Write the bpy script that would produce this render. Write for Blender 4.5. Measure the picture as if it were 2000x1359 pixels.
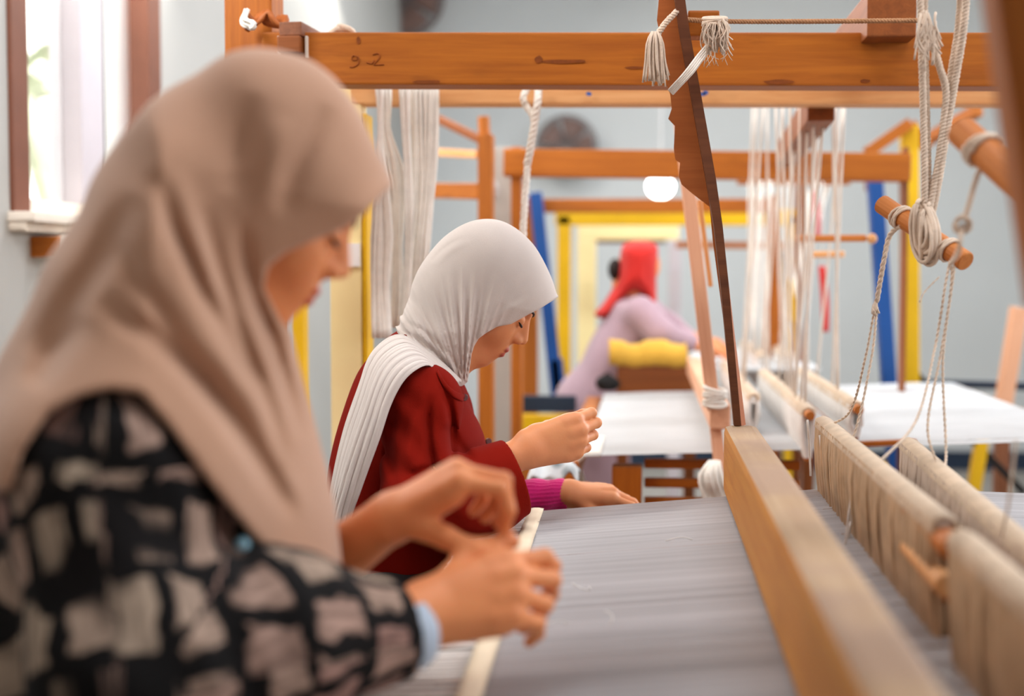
import bpy, bmesh, math, random
import numpy as np
from mathutils import Vector, Matrix, Quaternion

random.seed(7); RNG = np.random.RandomState(7)
for _o in list(bpy.data.objects): bpy.data.objects.remove(_o)
SC = bpy.context.scene
COL = SC.collection

# ------------------------------------------------------------------ camera
FPX = 2725.0                                   # focal length for a 2000 px wide frame
YAW = math.atan(260 / FPX); PITCH = -math.atan(149.5 / FPX * math.cos(YAW))
CAM = np.array([0.0, 0.0, 1.25])
FW = np.array([-math.sin(YAW) * math.cos(PITCH), math.cos(YAW) * math.cos(PITCH), math.sin(PITCH)])
RT = np.array([math.cos(YAW), math.sin(YAW), 0.0]); UPV = np.cross(RT, FW)
cam = bpy.data.cameras.new('camera'); camo = bpy.data.objects.new('camera', cam); COL.objects.link(camo)
cam.sensor_width = 36.0; cam.lens = FPX / 2000 * 36.0; cam.clip_start = 0.05
camo.location = CAM
camo.rotation_euler = Matrix((RT, UPV, -FW)).transposed().to_euler()
cam.dof.use_dof = True; cam.dof.focus_distance = 2.33; cam.dof.aperture_fstop = 2.0
SC.camera = camo

# ------------------------------------------------------------------ world, lights, exposure
SC.view_settings.view_transform = 'Standard'; SC.view_settings.look = 'None'
SC.view_settings.exposure = 0.0; SC.view_settings.gamma = 1.0; SC.view_settings.use_curve_mapping = False
world = bpy.data.worlds.new('world'); SC.world = world; world.use_nodes = True
_bg = world.node_tree.nodes['Background']
_bg.inputs[0].default_value = (1.0, 0.97, 0.90, 1); _bg.inputs[1].default_value = 4.5
SC.cycles.use_denoising = True
SC.cycles.max_bounces = 6; SC.cycles.diffuse_bounces = 4; SC.cycles.transparent_max_bounces = 12
SC.cycles.sample_clamp_indirect = 6.0

def area(name, loc, target, sx, sy, power, col):
    l = bpy.data.lights.new(name, 'AREA'); l.shape = 'RECTANGLE'; l.size = sx; l.size_y = sy
    l.energy = power; l.color = col
    o = bpy.data.objects.new(name, l); COL.objects.link(o); o.location = loc
    o.rotation_euler = (Vector(target) - Vector(loc)).to_track_quat('-Z', 'Y').to_euler()
    o['kind'] = 'helper'
    return o
# daylight of the window in view, plus added fills along the solid left wall
area('daylight_window', (-1.45, 3.93, 2.5), (0.4, 3.4, 1.0), 1.0, 0.8, 36, (1.0, 0.96, 0.90))
area('left_fill_mid', (-1.45, 2.1, 2.35), (0.2, 3.7, 1.2), 0.9, 0.7, 34, (1.0, 0.96, 0.90))  # added fill for the second loom's front and the white scarf; no opening here
area('left_fill_far', (-1.45, 6.6, 2.95), (0.6, 5.6, 1.0), 1.6, 0.6, 80, (1.0, 0.95, 0.88))  # added fill for the far end; the wall has no opening here
area('left_fill_near', (-1.45, 0.2, 1.95), (0.2, 1.8, 1.0), 1.2, 1.0, 4, (1.0, 0.93, 0.86))  # weak added fill beside the camera, against solid wall
# assumed daylight at the windowless right wall, and an added nearer fill
area('assumed_daylight_right', (2.9, 4.6, 2.1), (0.0, 3.0, 1.0), 4.0, 1.4, 165, (0.90, 0.95, 1.0))
area('right_fill_near', (2.9, 1.3, 2.1), (-0.4, 1.5, 1.0), 1.6, 1.2, 55, (0.96, 0.97, 1.0))  # added fill for the near woman's front and hands; no opening here
# unseen ceiling panels added as general fill light
for _y in (1.6, 4.2, 7.0):
    area('ceiling_fill_light', (0.4, _y, 3.25), (0.4, _y, 0.0), 2.4, 0.25, 34, (0.97, 0.98, 1.0))
# ------------------------------------------------------------------ helpers
def W(px, py, Y):
    """world point that the pixel (px, py) of the photograph shows at world depth Y"""
    d = FW + RT * (px - 1000) / FPX - UPV * (py - 679.5) / FPX
    return CAM + d * (Y / d[1])

def lin(c):
    return tuple((v / 255 / 12.92) if v / 255 <= 0.04045 else ((v / 255 + 0.055) / 1.055) ** 2.4 for v in c)

MATS = {}
def _nodes(name):
    m = bpy.data.materials.new(name); m.use_nodes = True
    nt = m.node_tree; b = nt.nodes['Principled BSDF']
    return m, nt, b
def N(nt, kind, **kw):
    n = nt.nodes.new(kind)
    for k, v in kw.items(): setattr(n, k, v)
    return n
def mat_plain(name, col, rough=0.8, var=0.10, scale=12.0, bump=0.0, bscale=300.0, sheen=0.0, spec=0.3, coord='Object', sss=0.0, stretch=(1, 1, 1)):
    m, nt, b = _nodes(name)
    tc = N(nt, 'ShaderNodeTexCoord'); mp = N(nt, 'ShaderNodeMapping'); mp.inputs['Scale'].default_value = stretch
    nt.links.new(tc.outputs[coord], mp.inputs[0])
    nz = N(nt, 'ShaderNodeTexNoise'); nz.inputs['Scale'].default_value = scale; nz.inputs['Detail'].default_value = 5
    nt.links.new(mp.outputs[0], nz.inputs['Vector'])
    rp = N(nt, 'ShaderNodeValToRGB'); c = np.array(lin(col))
    rp.color_ramp.elements[0].position = 0.3; rp.color_ramp.elements[1].position = 0.7
    rp.color_ramp.elements[0].color = (*np.clip(c * (1 - var), 0, 1), 1); rp.color_ramp.elements[1].color = (*np.clip(c * (1 + var), 0, 1), 1)
    nt.links.new(nz.outputs['Fac'], rp.inputs[0]); nt.links.new(rp.outputs[0], b.inputs['Base Color'])
    b.inputs['Roughness'].default_value = rough; b.inputs['Specular IOR Level'].default_value = spec
    if sheen: b.inputs['Sheen Weight'].default_value = sheen; b.inputs['Sheen Roughness'].default_value = 0.5
    if sss:
        b.inputs['Subsurface Weight'].default_value = sss; b.inputs['Subsurface Radius'].default_value = (0.012, 0.004, 0.002); b.inputs['Subsurface Scale'].default_value = 0.6
    if bump:
        n2 = N(nt, 'ShaderNodeTexNoise'); n2.inputs['Scale'].default_value = bscale; n2.inputs['Detail'].default_value = 3
        nt.links.new(mp.outputs[0], n2.inputs['Vector'])
        bp = N(nt, 'ShaderNodeBump'); bp.inputs['Strength'].default_value = bump; bp.inputs['Distance'].default_value = 0.002
        nt.links.new(n2.outputs['Fac'], bp.inputs['Height']); nt.links.new(bp.outputs[0], b.inputs['Normal'])
    MATS[name] = m
    return m
def mat_wood(name, c0, c1, rough=0.55, scale=9.0, knots=0.5, worn=None, spec=0.35):
    """grain runs along the piece's own long axis (local X)"""
    m, nt, b = _nodes(name)
    tc = N(nt, 'ShaderNodeTexCoord'); mp = N(nt, 'ShaderNodeMapping'); mp.inputs['Scale'].default_value = (0.35, 7.0, 7.0)
    oi = N(nt, 'ShaderNodeObjectInfo'); ad = N(nt, 'ShaderNodeVectorMath', operation='ADD')
    mu = N(nt, 'ShaderNodeMath', operation='MULTIPLY'); mu.inputs[1].default_value = 37.0
    nt.links.new(oi.outputs['Random'], mu.inputs[0])
    nt.links.new(tc.outputs['Object'], ad.inputs[0]); nt.links.new(mu.outputs[0], ad.inputs[1]); nt.links.new(ad.outputs[0], mp.inputs[0])
    nz = N(nt, 'ShaderNodeTexNoise'); nz.inputs['Scale'].default_value = scale; nz.inputs['Detail'].default_value = 8; nz.inputs['Roughness'].default_value = 0.65; nz.inputs['Distortion'].default_value = 0.6
    nt.links.new(mp.outputs[0], nz.inputs['Vector'])
    rp = N(nt, 'ShaderNodeValToRGB'); rp.color_ramp.elements[0].position = 0.32; rp.color_ramp.elements[1].position = 0.68
    rp.color_ramp.elements[0].color = (*lin(c0), 1); rp.color_ramp.elements[1].color = (*lin(c1), 1)
    nt.links.new(nz.outputs['Fac'], rp.inputs[0])
    # knots and stains: larger dark blotches
    mp2 = N(nt, 'ShaderNodeMapping'); mp2.inputs['Scale'].default_value = (1.6, 6.0, 6.0); nt.links.new(ad.outputs[0], mp2.inputs[0])
    n2 = N(nt, 'ShaderNodeTexNoise'); n2.inputs['Scale'].default_value = 4.0; n2.inputs['Detail'].default_value = 4
    nt.links.new(mp2.outputs[0], n2.inputs['Vector'])
    r2 = N(nt, 'ShaderNodeValToRGB'); r2.color_ramp.elements[0].position = 0.60; r2.color_ramp.elements[1].position = 0.78
    r2.color_ramp.elements[0].color = (0, 0, 0, 1); r2.color_ramp.elements[1].color = (knots, knots, knots, 1)
    nt.links.new(n2.outputs['Fac'], r2.inputs[0])
    mx = N(nt, 'ShaderNodeMixRGB'); mx.inputs[2].default_value = (*[v * 0.45 for v in lin(c0)], 1)
    nt.links.new(r2.outputs[0], mx.inputs[0]); nt.links.new(rp.outputs[0], mx.inputs[1])
    out = mx.outputs[0]
    if worn is not None:
        n3 = N(nt, 'ShaderNodeTexNoise'); n3.inputs['Scale'].default_value = 5.0; n3.inputs['Detail'].default_value = 6
        nt.links.new(tc.outputs['Object'], n3.inputs['Vector'])
        r3 = N(nt, 'ShaderNodeValToRGB'); r3.color_ramp.elements[0].position = 0.42; r3.color_ramp.elements[1].position = 0.60
        nt.links.new(n3.outputs['Fac'], r3.inputs[0])
        m3 = N(nt, 'ShaderNodeMixRGB'); m3.inputs[2].default_value = (*lin(worn), 1)
        nt.links.new(r3.outputs[0], m3.inputs[0]); nt.links.new(out, m3.inputs[1]); out = m3.outputs[0]
    nt.links.new(out, b.inputs['Base Color'])
    bp = N(nt, 'ShaderNodeBump'); bp.inputs['Strength'].default_value = 0.25; bp.inputs['Distance'].default_value = 0.002
    nt.links.new(nz.outputs['Fac'], bp.inputs['Height']); nt.links.new(bp.outputs[0], b.inputs['Normal'])
    b.inputs['Roughness'].default_value = rough; b.inputs['Specular IOR Level'].default_value = spec
    MATS[name] = m
    return m

mat_wood('wood_orange', (156, 82, 12), (184, 105, 22))
mat_wood('wood_orange_dark', (122, 64, 24), (148, 82, 34))
mat_wood('wood_pale', (214, 150, 92), (232, 178, 122), knots=0.25)
mat_wood('wood_batten', (190, 120, 42), (206, 142, 60), knots=0.25, rough=0.6)
mat_wood('wood_batten_top', (164, 132, 98), (178, 150, 118), worn=(158, 128, 104), knots=0.2, rough=0.65)
mat_wood('wood_dark_edge', (88, 48, 26), (112, 64, 36), knots=0.2)
mat_wood('wood_sword', (164, 88, 38), (180, 102, 48), knots=0.2)
mat_wood('wood_dowel', (176, 98, 36), (206, 128, 58), knots=0.3)
mat_wood('wood_pink', (226, 164, 130), (240, 186, 150), knots=0.1)
mat_wood('wood_brown', (120, 72, 48), (146, 92, 62), knots=0.3)
mat_plain('paint_yellow', (226, 178, 18), 0.5, 0.08, 6)
mat_plain('paint_cream', (255, 234, 176), 0.5, 0.05, 6)
mat_plain('paint_blue', (22, 74, 142), 0.5, 0.08, 6)
mat_plain('paint_navy', (38, 52, 72), 0.6, 0.08, 6)
mat_plain('yarn_white', (244, 239, 230), 0.9, 0.06, 40, bump=0.3, bscale=400, sheen=0.2)
mat_plain('rope_cotton', (222, 202, 182), 0.9, 0.12, 60, bump=0.5, bscale=500, sheen=0.2)
mat_plain('rope_brown', (176, 132, 96), 0.9, 0.15, 60, bump=0.5, bscale=500)
mat_plain('thread_warp', (200, 199, 202), 0.75, 0.16, 1.0, sheen=0.1, stretch=(1.2, 190, 1))
mat_plain('thread_white', (232, 228, 224), 0.8, 0.05, 30, sheen=0.15)
mat_plain('thread_heddle', (198, 168, 134), 0.8, 0.22, 25, sheen=0.15)
mat_plain('thread_light', (222, 210, 198), 0.8, 0.08, 25, sheen=0.15)
mat_plain('cloth_white', (200, 202, 204), 0.85, 0.04, 8, sheen=0.1)
mat_plain('cloth_tape', (232, 216, 190), 0.85, 0.06, 20)
mat_plain('cloth_yellow', (226, 178, 70), 0.85, 0.12, 8, sheen=0.1)
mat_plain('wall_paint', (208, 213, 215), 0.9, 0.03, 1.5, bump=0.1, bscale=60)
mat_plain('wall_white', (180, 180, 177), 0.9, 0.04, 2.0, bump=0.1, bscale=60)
mat_plain('ceiling_paint', (214, 216, 218), 0.9, 0.02, 1.5)
mat_plain('floor_cement', (150, 146, 140), 0.7, 0.12, 2.5, bump=0.1, bscale=40)
mat_plain('frame_brown', (118, 72, 54), 0.55, 0.1, 8)
mat_plain('frame_lilac', (204, 198, 206), 0.6, 0.04, 6)
mat_plain('ledge_white', (236, 226, 214), 0.6, 0.06, 10)
mat_plain('metal_grey', (130, 118, 116), 0.45, 0.1, 10)
mat_plain('black', (22, 20, 20), 0.7, 0.1, 10)
mat_plain('red_cloth', (206, 44, 38), 0.85, 0.1, 10, sheen=0.1)
mat_plain('pink_cloth', (226, 120, 128), 0.85, 0.08, 10)
mat_plain('plaster', (226, 214, 200), 0.9, 0.1, 60)
mat_plain('gold', (214, 170, 60), 0.3, 0.05, 10, spec=0.7)

# ---- object making
def setp(o, label=None, cat=None, group=None, kind=None):
    if label: o['label'] = label
    if cat: o['category'] = cat
    if group: o['group'] = group
    if kind: o['kind'] = kind
    return o
def thing(name, loc, label, cat, group=None):
    o = bpy.data.objects.new(name, None); COL.objects.link(o); o.location = Vector(loc); o.empty_display_size = 0.05
    return setp(o, label, cat, group)
def wloc(p):
    v = Vector((0, 0, 0))
    while p is not None:
        v = v + p.location; p = p.parent
    return v
def link(name, me, mats, parent=None, loc=(0, 0, 0), quat=None, smooth=False):
    """loc is in world space; every parent in this scene is free of rotation unless said"""
    o = bpy.data.objects.new(name, me); COL.objects.link(o)
    for m in (mats if isinstance(mats, (list, tuple)) else [mats]):
        if len(me.materials) < len(mats if isinstance(mats, (list, tuple)) else [mats]): me.materials.append(MATS[m] if isinstance(m, str) else m)
    if parent is not None:
        o.parent = parent
        rel = Vector(loc) - wloc(parent)
        pq = parent.rotation_quaternion if parent.rotation_mode == 'QUATERNION' else None
        if pq is not None and (pq.angle > 1e-6):
            rel = pq.inverted() @ rel; quat = pq.inverted() @ (quat or Quaternion())
        o.location = rel
    else: o.location = Vector(loc)
    if quat is not None: o.rotation_mode = 'QUATERNION'; o.rotation_quaternion = quat
    if smooth: me.polygons.foreach_set('use_smooth', [True] * len(me.polygons))
    return o
def mesh_from(name, V, F):
    me = bpy.data.meshes.new(name); me.from_pydata([tuple(map(float, v)) for v in V], [], [tuple(map(int, f)) for f in F]); me.update()
    return me
def box_mesh(lx, ly, lz, bevel=0.003, seg=2, jitter=0.0, cuts=0):
    bm = bmesh.new(); bmesh.ops.create_cube(bm, size=1.0)
    for v in bm.verts: v.co = Vector((v.co.x * lx, v.co.y * ly, v.co.z * lz))
    if bevel > 0: bmesh.ops.bevel(bm, geom=bm.edges[:], offset=min(bevel, lx * .3, ly * .3, lz * .3), segments=seg, affect='EDGES', profile=0.6)
    if jitter:
        for v in bm.verts: v.co += Vector((random.uniform(-1, 1), random.uniform(-1, 1), random.uniform(-1, 1))) * jitter
    me = bpy.data.meshes.new('box'); bm.to_mesh(me); bm.free()
    return me
def box(name, lo, hi, m, parent=None, bevel=0.003, jitter=0.0, axis=None):
    """axis aligned piece; the longest side becomes local X so that the grain follows it"""
    lo = np.minimum(lo, hi) if False else np.array(lo, float); hi = np.array(hi, float)
    return beam_between(name, lo, hi, m, parent, bevel, jitter)
def beam_between(name, lo, hi, m, parent, bevel=0.003, jitter=0.0):
    c = (lo + hi) / 2; s = np.abs(hi - lo); k = int(np.argmax(s))
    if k == 0: return link(name, box_mesh(s[0], s[1], s[2], bevel, 2, jitter), m, parent, c)
    if k == 1: return link(name, box_mesh(s[1], s[0], s[2], bevel, 2, jitter), m, parent, c, Quaternion((0, 0, 1), math.pi / 2))
    return link(name, box_mesh(s[2], s[1], s[0], bevel, 2, jitter), m, parent, c, Quaternion((0, 1, 0), -math.pi / 2))
def quat_x(d, up=(0, 0, 1)):
    x = Vector(d).normalized(); u = Vector(up)
    if abs(x.dot(u)) > 0.98: u = Vector((0, 1, 0))
    y = u.cross(x).normalized(); z = x.cross(y)
    return Matrix((x, y, z)).transposed().to_quaternion()
def beam(name, p0, p1, wy, hz, m, parent=None, bevel=0.003, up=(0, 0, 1), jitter=0.0):
    p0 = Vector(p0); p1 = Vector(p1)
    return link(name, box_mesh((p1 - p0).length, wy, hz, bevel, 2, jitter), m, parent, (p0 + p1) / 2, quat_x(p1 - p0, up))
def frames(P):
    P = np.asarray(P, float); n = len(P)
    T = np.gradient(P, axis=0); T /= np.linalg.norm(T, axis=1)[:, None] + 1e-12
    up = np.array([0, 0, 1.0]) if abs(T[0][2]) < 0.9 else np.array([0, 1.0, 0])
    A = np.zeros_like(P); a = np.cross(T[0], up); a /= np.linalg.norm(a)
    for i in range(n):
        a = a - T[i] * a.dot(T[i]); a /= np.linalg.norm(a); A[i] = a
    return T, A, np.cross(T, A)
def resample(P, n):
    P = np.asarray(P, float)
    if len(P) > 2:   # Catmull-Rom
        Q = np.vstack([2 * P[0] - P[1], P, 2 * P[-1] - P[-2]]); out = []
        for i in range(1, len(Q) - 2):
            for t in np.linspace(0, 1, 12, endpoint=False):
                a, b, c, d = Q[i - 1], Q[i], Q[i + 1], Q[i + 2]
                out.append(0.5 * (2 * b + (c - a) * t + (2 * a - 5 * b + 4 * c - d) * t * t + (3 * b - a - 3 * c + d) * t ** 3))
        out.append(P[-1]); P = np.array(out)
    s = np.r_[0, np.cumsum(np.linalg.norm(np.diff(P, axis=0), axis=1))]
    u = np.linspace(0, s[-1], n)
    return np.column_stack([np.interp(u, s, P[:, k]) for k in range(P.shape[1])])
class MB:
    """collects tubes, boxes and sheets into one mesh"""
    def __init__(s): s.V = []; s.F = []
    def add(s, V, F):
        o = len(s.V); s.V.extend([tuple(v) for v in V]); s.F.extend([tuple(i + o for i in f) for f in F])
    def tube(s, P, r, k=6, cap=True, flat=1.0):
        P = np.asarray(P, float); T, A, B = frames(P); n = len(P)
        r = np.broadcast_to(np.asarray(r, float), (n,))
        V = []; F = []
        for i in range(n):
            for j in range(k):
                t = 2 * math.pi * j / k
                V.append(P[i] + A[i] * math.cos(t) * r[i] + B[i] * math.sin(t) * r[i] * flat)
        for i in range(n - 1):
            for j in range(k):
                F.append((i * k + j, i * k + (j + 1) % k, (i + 1) * k + (j + 1) % k, (i + 1) * k + j))
        if cap: F.append(tuple(range(k))[::-1]); F.append(tuple(range((n - 1) * k, n * k)))
        s.add(V, F)
    def rope(s, P, r, ply=3, turns=60.0, k=5, n=None, fray=0.0):
        P = np.asarray(P, float); L = np.linalg.norm(np.diff(P, axis=0), axis=1).sum()
        n = n or max(8, int(L * turns * 7)); P = resample(P, n); T, A, B = frames(P)
        u = np.linspace(0, L, n)
        for q in range(ply):
            ph = 2 * math.pi * q / ply + 2 * math.pi * turns * u
            off = r * 0.52
            Q = P + A * (np.cos(ph) * off)[:, None] + B * (np.sin(ph) * off)[:, None]
            s.tube(Q, r * 0.56, k)
    def strands(s, P, r, n_str=8, spread=0.01, n=14, k=4):
        """a loose hank: strands that wander side by side along P"""
        P = resample(P, n); T, A, B = frames(P)
        for q in range(n_str):
            a = RNG.uniform(0, 6.28); rr = spread * math.sqrt(RNG.uniform(0, 1)); ph = RNG.uniform(0, 6.28)
            w = 1 + 0.25 * np.sin(np.linspace(0, 7, n) + ph)
            Q = P + A * (math.cos(a) * rr * w)[:, None] + B * (math.sin(a) * rr * w)[:, None]
            s.tube(Q, r, k)
    def box(s, lo, hi):
        x0, y0, z0 = lo; x1, y1, z1 = hi
        s.add([(x0, y0, z0), (x1, y0, z0), (x1, y1, z0), (x0, y1, z0), (x0, y0, z1), (x1, y0, z1), (x1, y1, z1), (x0, y1, z1)],
              [(0, 3, 2, 1), (4, 5, 6, 7), (0, 1, 5, 4), (1, 2, 6, 5), (2, 3, 7, 6), (3, 0, 4, 7)])
    def sphere(s, c, r, nu=12, nv=8, sc=(1, 1, 1)):
        V = []; F = []
        for i in range(nv + 1):
            for j in range(nu):
                th = math.pi * i / nv; ph = 2 * math.pi * j / nu
                V.append((c[0] + r * sc[0] * math.sin(th) * math.cos(ph), c[1] + r * sc[1] * math.sin(th) * math.sin(ph), c[2] + r * sc[2] * math.cos(th)))
        for i in range(nv):
            for j in range(nu):
                F.append((i * nu + j, (i + 1) * nu + j, (i + 1) * nu + (j + 1) % nu, i * nu + (j + 1) % nu))
        s.add(V, F)
    def sheet(s, G):
        """G: (n, m, 3) grid of points"""
        n, m = G.shape[:2]
        F = [(i * m + j, i * m + j + 1, (i + 1) * m + j + 1, (i + 1) * m + j) for i in range(n - 1) for j in range(m - 1)]
        s.add(G.reshape(-1, 3), F)
    def build(s, name, m, parent=None, origin=None, smooth=True):
        V = np.array(s.V, float)
        if origin is None: origin = (V.min(0) + V.max(0)) / 2
        return link(name, mesh_from(name, V - np.array(origin), s.F), m, parent, origin, smooth=smooth)
def cyl(name, p0, p1, r, m, parent, r2=None, k=16, bev=True):
    p0 = np.array(p0, float); p1 = np.array(p1, float); r2 = r if r2 is None else r2
    d = np.linalg.norm(p1 - p0); e = min(0.1 * r, d * 0.2)
    xs = [0, 0, e, d - e, d, d]; rs = [0.001, r - e, r, r2, r2 - e, 0.001]
    b = MB(); b.tube([(x - d / 2 + i * 1e-6, 0, 0) for i, x in enumerate(xs)], rs, k)
    return link(name, mesh_from(name, b.V, b.F), m, parent, (p0 + p1) / 2, quat_x(p1 - p0), smooth=False)

# ------------------------------------------------------------------ implicit surfaces (people, cloth)
def smin(a, b, k):
    h = np.clip(0.5 + 0.5 * (b - a) / k, 0, 1)
    return b + (a - b) * h - k * h * (1 - h)
def smax(a, b, k): return -smin(-a, -b, k)
def cone(P, a, b, ra, rb):
    a = np.asarray(a, np.float32); b = np.asarray(b, np.float32); ba = b - a
    t = np.clip(((P - a) @ ba) / max(float(ba @ ba), 1e-12), 0, 1)
    return np.linalg.norm(P - a - t[:, None] * ba, axis=1) - (ra + (rb - ra) * t)
def chain(P, pts, rs, k=0.01):
    d = None
    for i in range(len(pts) - 1):
        e = cone(P, pts[i], pts[i + 1], rs[i], rs[i + 1])
        d = e if d is None else smin(d, e, k)
    return d
def ell(P, c, r, R=None):
    q = P - np.asarray(c, np.float32)
    if R is not None: q = q @ np.asarray(R, np.float32).T
    r = np.asarray(r, np.float32)
    k0 = np.linalg.norm(q / r, axis=1); k1 = np.linalg.norm(q / (r * r), axis=1) + 1e-9
    return k0 * (k0 - 1) / k1
def poly_sd(Q, V):
    """signed distance in the plane to the closed polygon V (negative inside)"""
    Q = Q.astype(np.float32); V = np.asarray(V, np.float32); n = len(V)
    best = np.full(len(Q), 1e9, np.float32); ins = np.zeros(len(Q), bool)
    for i in range(n):
        a = V[i]; b = V[(i + 1) % n]; e = b - a; w = Q - a
        t = np.clip((w @ e) / max(float(e @ e), 1e-12), 0, 1)
        dd = w - t[:, None] * e; best = np.minimum(best, (dd * dd).sum(1))
        c = (a[1] <= Q[:, 1]) != (b[1] <= Q[:, 1])
        x = a[0] + (Q[:, 1] - a[1]) / (e[1] if abs(e[1]) > 1e-9 else 1e-9) * e[0]
        ins ^= c & (Q[:, 0] < x)
    return np.sqrt(best) * np.where(ins, -1, 1)
def line_d(Q, V):
    best = np.full(len(Q), 1e9, np.float32); V = np.asarray(V, np.float32)
    for i in range(len(V) - 1):
        a = V[i]; e = V[i + 1] - a; w = Q - a
        t = np.clip((w @ e) / max(float(e @ e), 1e-12), 0, 1)
        dd = w - t[:, None] * e; best = np.minimum(best, (dd * dd).sum(1))
    return np.sqrt(best)
def line_dt(Q, V):
    """distance to a polyline and the place along it (0..1)"""
    best = np.full(len(Q), 1e9, np.float32); tt = np.zeros(len(Q), np.float32); V = np.asarray(V, np.float32); n = len(V) - 1
    for i in range(n):
        a = V[i]; e = V[i + 1] - a; w = Q - a
        t = np.clip((w @ e) / max(float(e @ e), 1e-12), 0, 1)
        dd = w - t[:, None] * e; r = (dd * dd).sum(1); m = r < best
        best = np.where(m, r, best); tt = np.where(m, (i + t) / n, tt)
    return np.sqrt(best), tt
def closed_smooth(V, n=6):
    V = np.asarray(V, float); m = len(V); out = []
    for i in range(m):
        a, b, c, d = V[i - 1], V[i], V[(i + 1) % m], V[(i + 2) % m]
        for t in np.linspace(0, 1, n, endpoint=False):
            out.append(0.5 * (2 * b + (c - a) * t + (2 * a - 5 * b + 4 * c - d) * t * t + (3 * b - a - 3 * c + d) * t ** 3))
    return np.array(out)
class Field2:
    """a function of the plane sampled once on a grid and read back bilinearly"""
    def __init__(s, fn, lo, hi, res):
        s.lo = np.array(lo, np.float32); s.res = res; s.n = np.ceil((np.array(hi) - np.array(lo)) / res).astype(int) + 1
        g = [np.arange(s.n[k]) * res + lo[k] for k in (0, 1)]
        s.G = fn(np.stack(np.meshgrid(*g, indexing='ij'), -1).reshape(-1, 2).astype(np.float32)).reshape(s.n).astype(np.float32)
    def __call__(s, Q):
        q = (Q - s.lo) / s.res; q0 = np.clip(q, 0, np.array(s.n) - 1.001); ex = np.linalg.norm(q - q0, axis=1) * s.res
        i = q0.astype(np.int32); f = q0 - i; x, y = i[:, 0], i[:, 1]; u, v = f[:, 0], f[:, 1]; G = s.G
        return (G[x, y] * (1 - u) + G[x + 1, y] * u) * (1 - v) + (G[x, y + 1] * (1 - u) + G[x + 1, y + 1] * u) * v + ex
_PF = {}
def poly_f(poly, res=0.003):
    k = id(poly)
    if k not in _PF:
        V = np.asarray(poly); _PF[k] = (Field2(lambda Q: poly_sd(Q, V), V.min(0) - .10, V.max(0) + .10, res), poly)
    return _PF[k][0]
def inflate(P, poly, Wd, R, lc=0.0):
    """a body whose side view is the polygon, rounded off over R to the half width Wd"""
    sd = poly_f(poly)(P[:, [0, 2]]); w = P[:, 1] - lc
    u = np.maximum(1 + sd / R, 0.0); v = w / Wd
    g = np.sqrt(u * u + v * v) + 1e-6
    gr = np.sqrt((u / R) ** 2 + (v / Wd) ** 2) / g + 1e-6
    return (g - 1) / np.maximum(gr, 0.5 / max(Wd, R))
def surface_nets(D, org, h):
    S = D < 0; n = np.array(D.shape) - 1
    c = np.zeros(n, np.uint8)
    for i in (0, 1):
        for j in (0, 1):
            for k in (0, 1): c += S[i:n[0] + i, j:n[1] + j, k:n[2] + k]
    act = (c > 0) & (c < 8); idx = np.argwhere(act)
    num = -np.ones(n, np.int32); num[act] = np.arange(len(idx))
    acc = np.zeros((len(idx), 3)); cnt = np.zeros(len(idx))
    cor = [(i, j, k) for i in (0, 1) for j in (0, 1) for k in (0, 1)]
    for a in cor:
        for ax in range(3):
            if a[ax]: continue
            b = list(a); b[ax] = 1
            da = D[idx[:, 0] + a[0], idx[:, 1] + a[1], idx[:, 2] + a[2]]; db = D[idx[:, 0] + b[0], idx[:, 1] + b[1], idx[:, 2] + b[2]]
            m = (da < 0) != (db < 0); t = np.where(m, da / np.where(m, da - db, 1), 0)
            p = np.tile(np.array(a, float), (len(idx), 1)); p[:, ax] = t
            acc[m] += p[m]; cnt[m] += 1
    V = org + (idx + acc / cnt[:, None]) * h
    F = []
    for ax in range(3):
        o1, o2 = [(1, 2), (2, 0), (0, 1)][ax]
        A = [slice(0, None)] * 3; B = [slice(0, None)] * 3; A[ax] = slice(0, -1); B[ax] = slice(1, None)
        e = np.argwhere(S[tuple(A)] != S[tuple(B)])
        ok = (e[:, o1] > 0) & (e[:, o2] > 0) & (e[:, o1] < D.shape[o1] - 1) & (e[:, o2] < D.shape[o2] - 1); e = e[ok]
        q = []
        for d1, d2 in ((0, 0), (-1, 0), (-1, -1), (0, -1)):
            x = e.copy(); x[:, o1] += d1; x[:, o2] += d2; q.append(num[x[:, 0], x[:, 1], x[:, 2]])
        q = np.stack(q, 1); fl = ~S[e[:, 0], e[:, 1], e[:, 2]]; q[fl] = q[fl][:, ::-1]
        F.append(q)
    return V, np.concatenate(F)
def local_eval(P, c, R, fn):
    """fn evaluated only near c; elsewhere a cheap lower bound"""
    r = np.linalg.norm(P - np.asarray(c, np.float32), axis=1); m = r < R
    d = (r - R * 0.62).astype(np.float32)
    if m.any(): d[m] = fn(P[m])
    return d
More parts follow.
